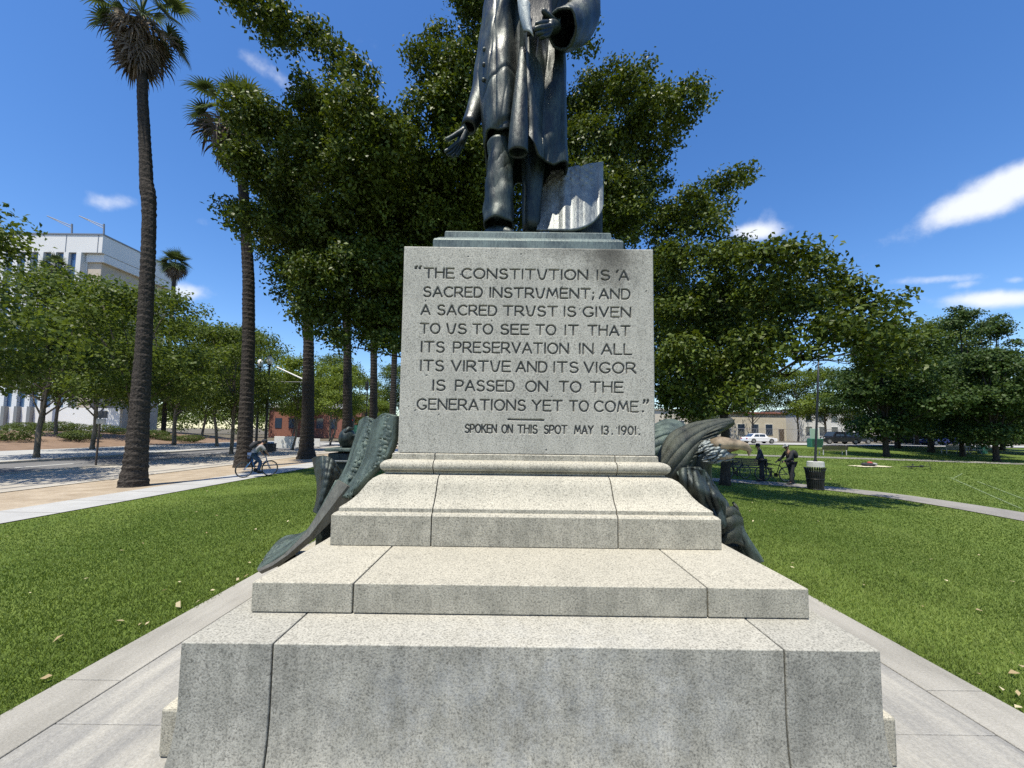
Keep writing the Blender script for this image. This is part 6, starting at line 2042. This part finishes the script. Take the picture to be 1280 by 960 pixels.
def bench(label, loc, rz, mat, leg, L_=1.8, group='park benches'):
    t_ = thing('park_bench', label, 'bench', loc, rz, group)
    mb_ = MB()
    for k_ in range(4): mb_.box(-L_ / 2, L_ / 2, -.25 + .125 * k_, -.15 + .125 * k_, .43, .465)
    mb_.build('seat', mat, t_, bevel=.008)
    mb_ = MB()
    for k_ in range(4): mb_.add([(-L_ / 2, .27 + .03 * k_, .52 + .1 * k_), (L_ / 2, .27 + .03 * k_, .52 + .1 * k_), (L_ / 2, .295 + .03 * k_, .60 + .1 * k_), (-L_ / 2, .295 + .03 * k_, .60 + .1 * k_)], [(0, 1, 2, 3)])
    mb_.build('backrest', mat, t_, solid=.035)
    for s_ in (-1, 1):
        for y_ in (-.22, .25):
            MB().box(s_ * (L_ / 2 - .12) - .03, s_ * (L_ / 2 - .12) + .03, y_ - .03, y_ + .03, 0, .428 if y_ < 0 else .92).build('leg', leg, t_, bevel=.008)
        MB().box(s_ * (L_ / 2 - .12) - .035, s_ * (L_ / 2 - .12) + .035, -.26, .22, .62, .66).build('armrest', leg, t_, bevel=.008)
    return t_


q = G(950, 597.5); bench('dark bench in the shade beside the standing people', (float(q[0]) + .1, float(q[1]) + .8, float(q[2])), radians(-6), M['wood'], M['black'], 1.9)
q = G(1041, 569); bench('dark bench with pale feet behind the lamp base', (float(q[0]), float(q[1]), float(q[2])), radians(178), M['wood'], M['concrete'], 2.3)
q = G(1192, 567); bench('pale grey bench near the blue car', (float(q[0]), float(q[1]), float(q[2])), radians(180), M['greym'], M['greym'], 2.2)
q = G(1208, 567.5)
t_ = thing('picnic_table', 'grey picnic table right of the pale bench', 'table', (float(q[0]) + .6, float(q[1]) + .3, float(q[2])), 0.1)
MB().box(-.9, .9, -.38, .38, .70, .75).build('tabletop', M['greym'], t_, bevel=.01)
for s_ in (-1, 1):
    MB().box(-.9, .9, s_ * .68 - .13, s_ * .68 + .13, .42, .46).build('seat', M['greym'], t_, bevel=.01)
    MB().tube([(s_ * .65, -.6, 0), (s_ * .65, -.2, .69)], .03, 8).build('leg', M['greym'], t_); MB().tube([(s_ * .65, .6, 0), (s_ * .65, .2, .69)], .03, 8).build('leg', M['greym'], t_)


def slat_bin(label, loc, h, r, mat, group):
    t_ = thing('litter_bin', label, 'litter bin', loc, 0, group)
    n = 28
    for k_ in range(n):
        a = 2 * pi * k_ / n
        ca, sa_ = cos(a), sin(a)
        pts = [(r * .80 * ca, r * .80 * sa_, .03), (r * .90 * ca, r * .90 * sa_, h * .5), (r * ca, r * sa_, h * .88), (r * 1.12 * ca, r * 1.12 * sa_, h)]
        mb_ = MB(); rows_ = []
        w_ = r * pi / n * .62
        for p in pts:
            rows_.append([(p[0] - sa_ * w_, p[1] + ca * w_, p[2]), (p[0] + sa_ * w_, p[1] - ca * w_, p[2])])
        mb_.grid(rows_)
        if k_ == 0: allv = MB()
        allv.add(mb_.v, mb_.f)
    allv.build('slat_body', mat, t_, solid=.012)
    for z, rr3 in ((.04, .82), (h * .5, .92), (h * .9, 1.03)):
        MB().tube([(r * rr3 * cos(2 * pi * k_ / 24), r * rr3 * sin(2 * pi * k_ / 24), z) for k_ in range(25)], .014, 6, cap=False).build('hoop', mat, t_)
    MB().tube([(0, 0, .05), (0, 0, h * .82)], [r * .70, r * .80], 20).build('liner', M['rubber'], t_)
    return t_


q = G(1019.5, 612); slat_bin('black flared slatted litter bin at the edge of the shaded path', tuple(q), .88, .33, M['black'], 'litter bins in the park')
q = G(1228, 567); slat_bin('green slatted litter bin near the pale bench', tuple(q), .95, .42, M['teal'], 'litter bins in the park')

# park lamp with concrete foot
q = G(1019.5, 583.5)
t_ = thing('park_lamp', 'slim dark lamp post on a pale concrete foot in the right lawn', 'lamp post', tuple(q))
top = P(1024, 425, q[1]) - q
MB().tube([(0, 0, -.1), (0, 0, .34), (0, 0, .36)], [.50, .47, .40], 20).build('foot', M['concrete'], t_)
MB().tube([(0, 0, .36), (0, 0, .5), top * .5, top], [.14, .075, .065, .05], 10).build('post', M['black'], t_, smooth=True)
MB().tube([top, top + np.array([0, 0, .35]), top + np.array([0, 0, .6])], [.12, .26, .08], 12).build('lamp_head', M['black'], t_, smooth=True)

q = G(1019, 559)
t_ = thing('utility_cabinet', 'green utility cabinet with pale notice board beside the lamp post', 'cabinet', tuple(q))
MB().box(-.75, .75, -.35, .35, 0, 1.05).build('body', M['teal'], t_, bevel=.03)
MB().box(-.6, .02, -.36, -.352, .12, .95).build('door', M['darkgreen'], t_); MB().box(.05, .66, -.36, -.352, .12, .95).build('door', M['darkgreen'], t_)
t_ = thing('notice_board', 'pale green notice board on a white post behind the lamp post', 'notice board', (float(q[0]) + .9, float(q[1]) + 1.2, float(q[2])))
MB().box(-.55, .45, -.05, .05, .9, 2.3).build('board', plain('mint_board', (.32, .46, .38), .7), t_, bevel=.02)
MB().box(.47, .62, -.06, .06, 0, 2.4).build('post', M['white'], t_, bevel=.01)

# blanket with things left on the lawn
q = G(1088, 583.5)
t_ = thing('blanket', 'pale yellow blanket spread on the lawn right of the litter bin', 'blanket', tuple(q), .1)
mb_ = MB(); rows_ = []
rs = np.random.RandomState(2)
for i_ in range(14):
    rows_.append([(-1.15 + 2.3 * k_ / 23 + .03 * rs.randn(), -.5 + i_ / 13 + .03 * rs.randn(), .03 + .03 * rs.rand()) for k_ in range(24)])
mb_.grid(rows_).build('cloth', plain('pale_blanket', (.55, .50, .34), .9), t_, smooth=True, solid=.01)
t_ = thing('clothes_pile', 'heap of dark and red clothes lying on the pale blanket', 'clothes', (q[0] - .05, q[1], q[2] + .06))
mb_ = MB().ball((0, 0, .08), (.42, .26, .11), 14, 8).ball((-.25, .05, .10), (.26, .2, .12), 12, 8); mb_.build('heap', M['cloth_dark'], t_, smooth=True)
MB().ball((.02, .0, .21), (.17, .14, .09), 12, 8).build('red_top', plain('red_cloth', (.35, .07, .06), .9), t_, smooth=True)
MB().ball((.28, -.05, .12), (.18, .14, .1), 12, 8).build('grey_top', M['cloth_grey'], t_, smooth=True)
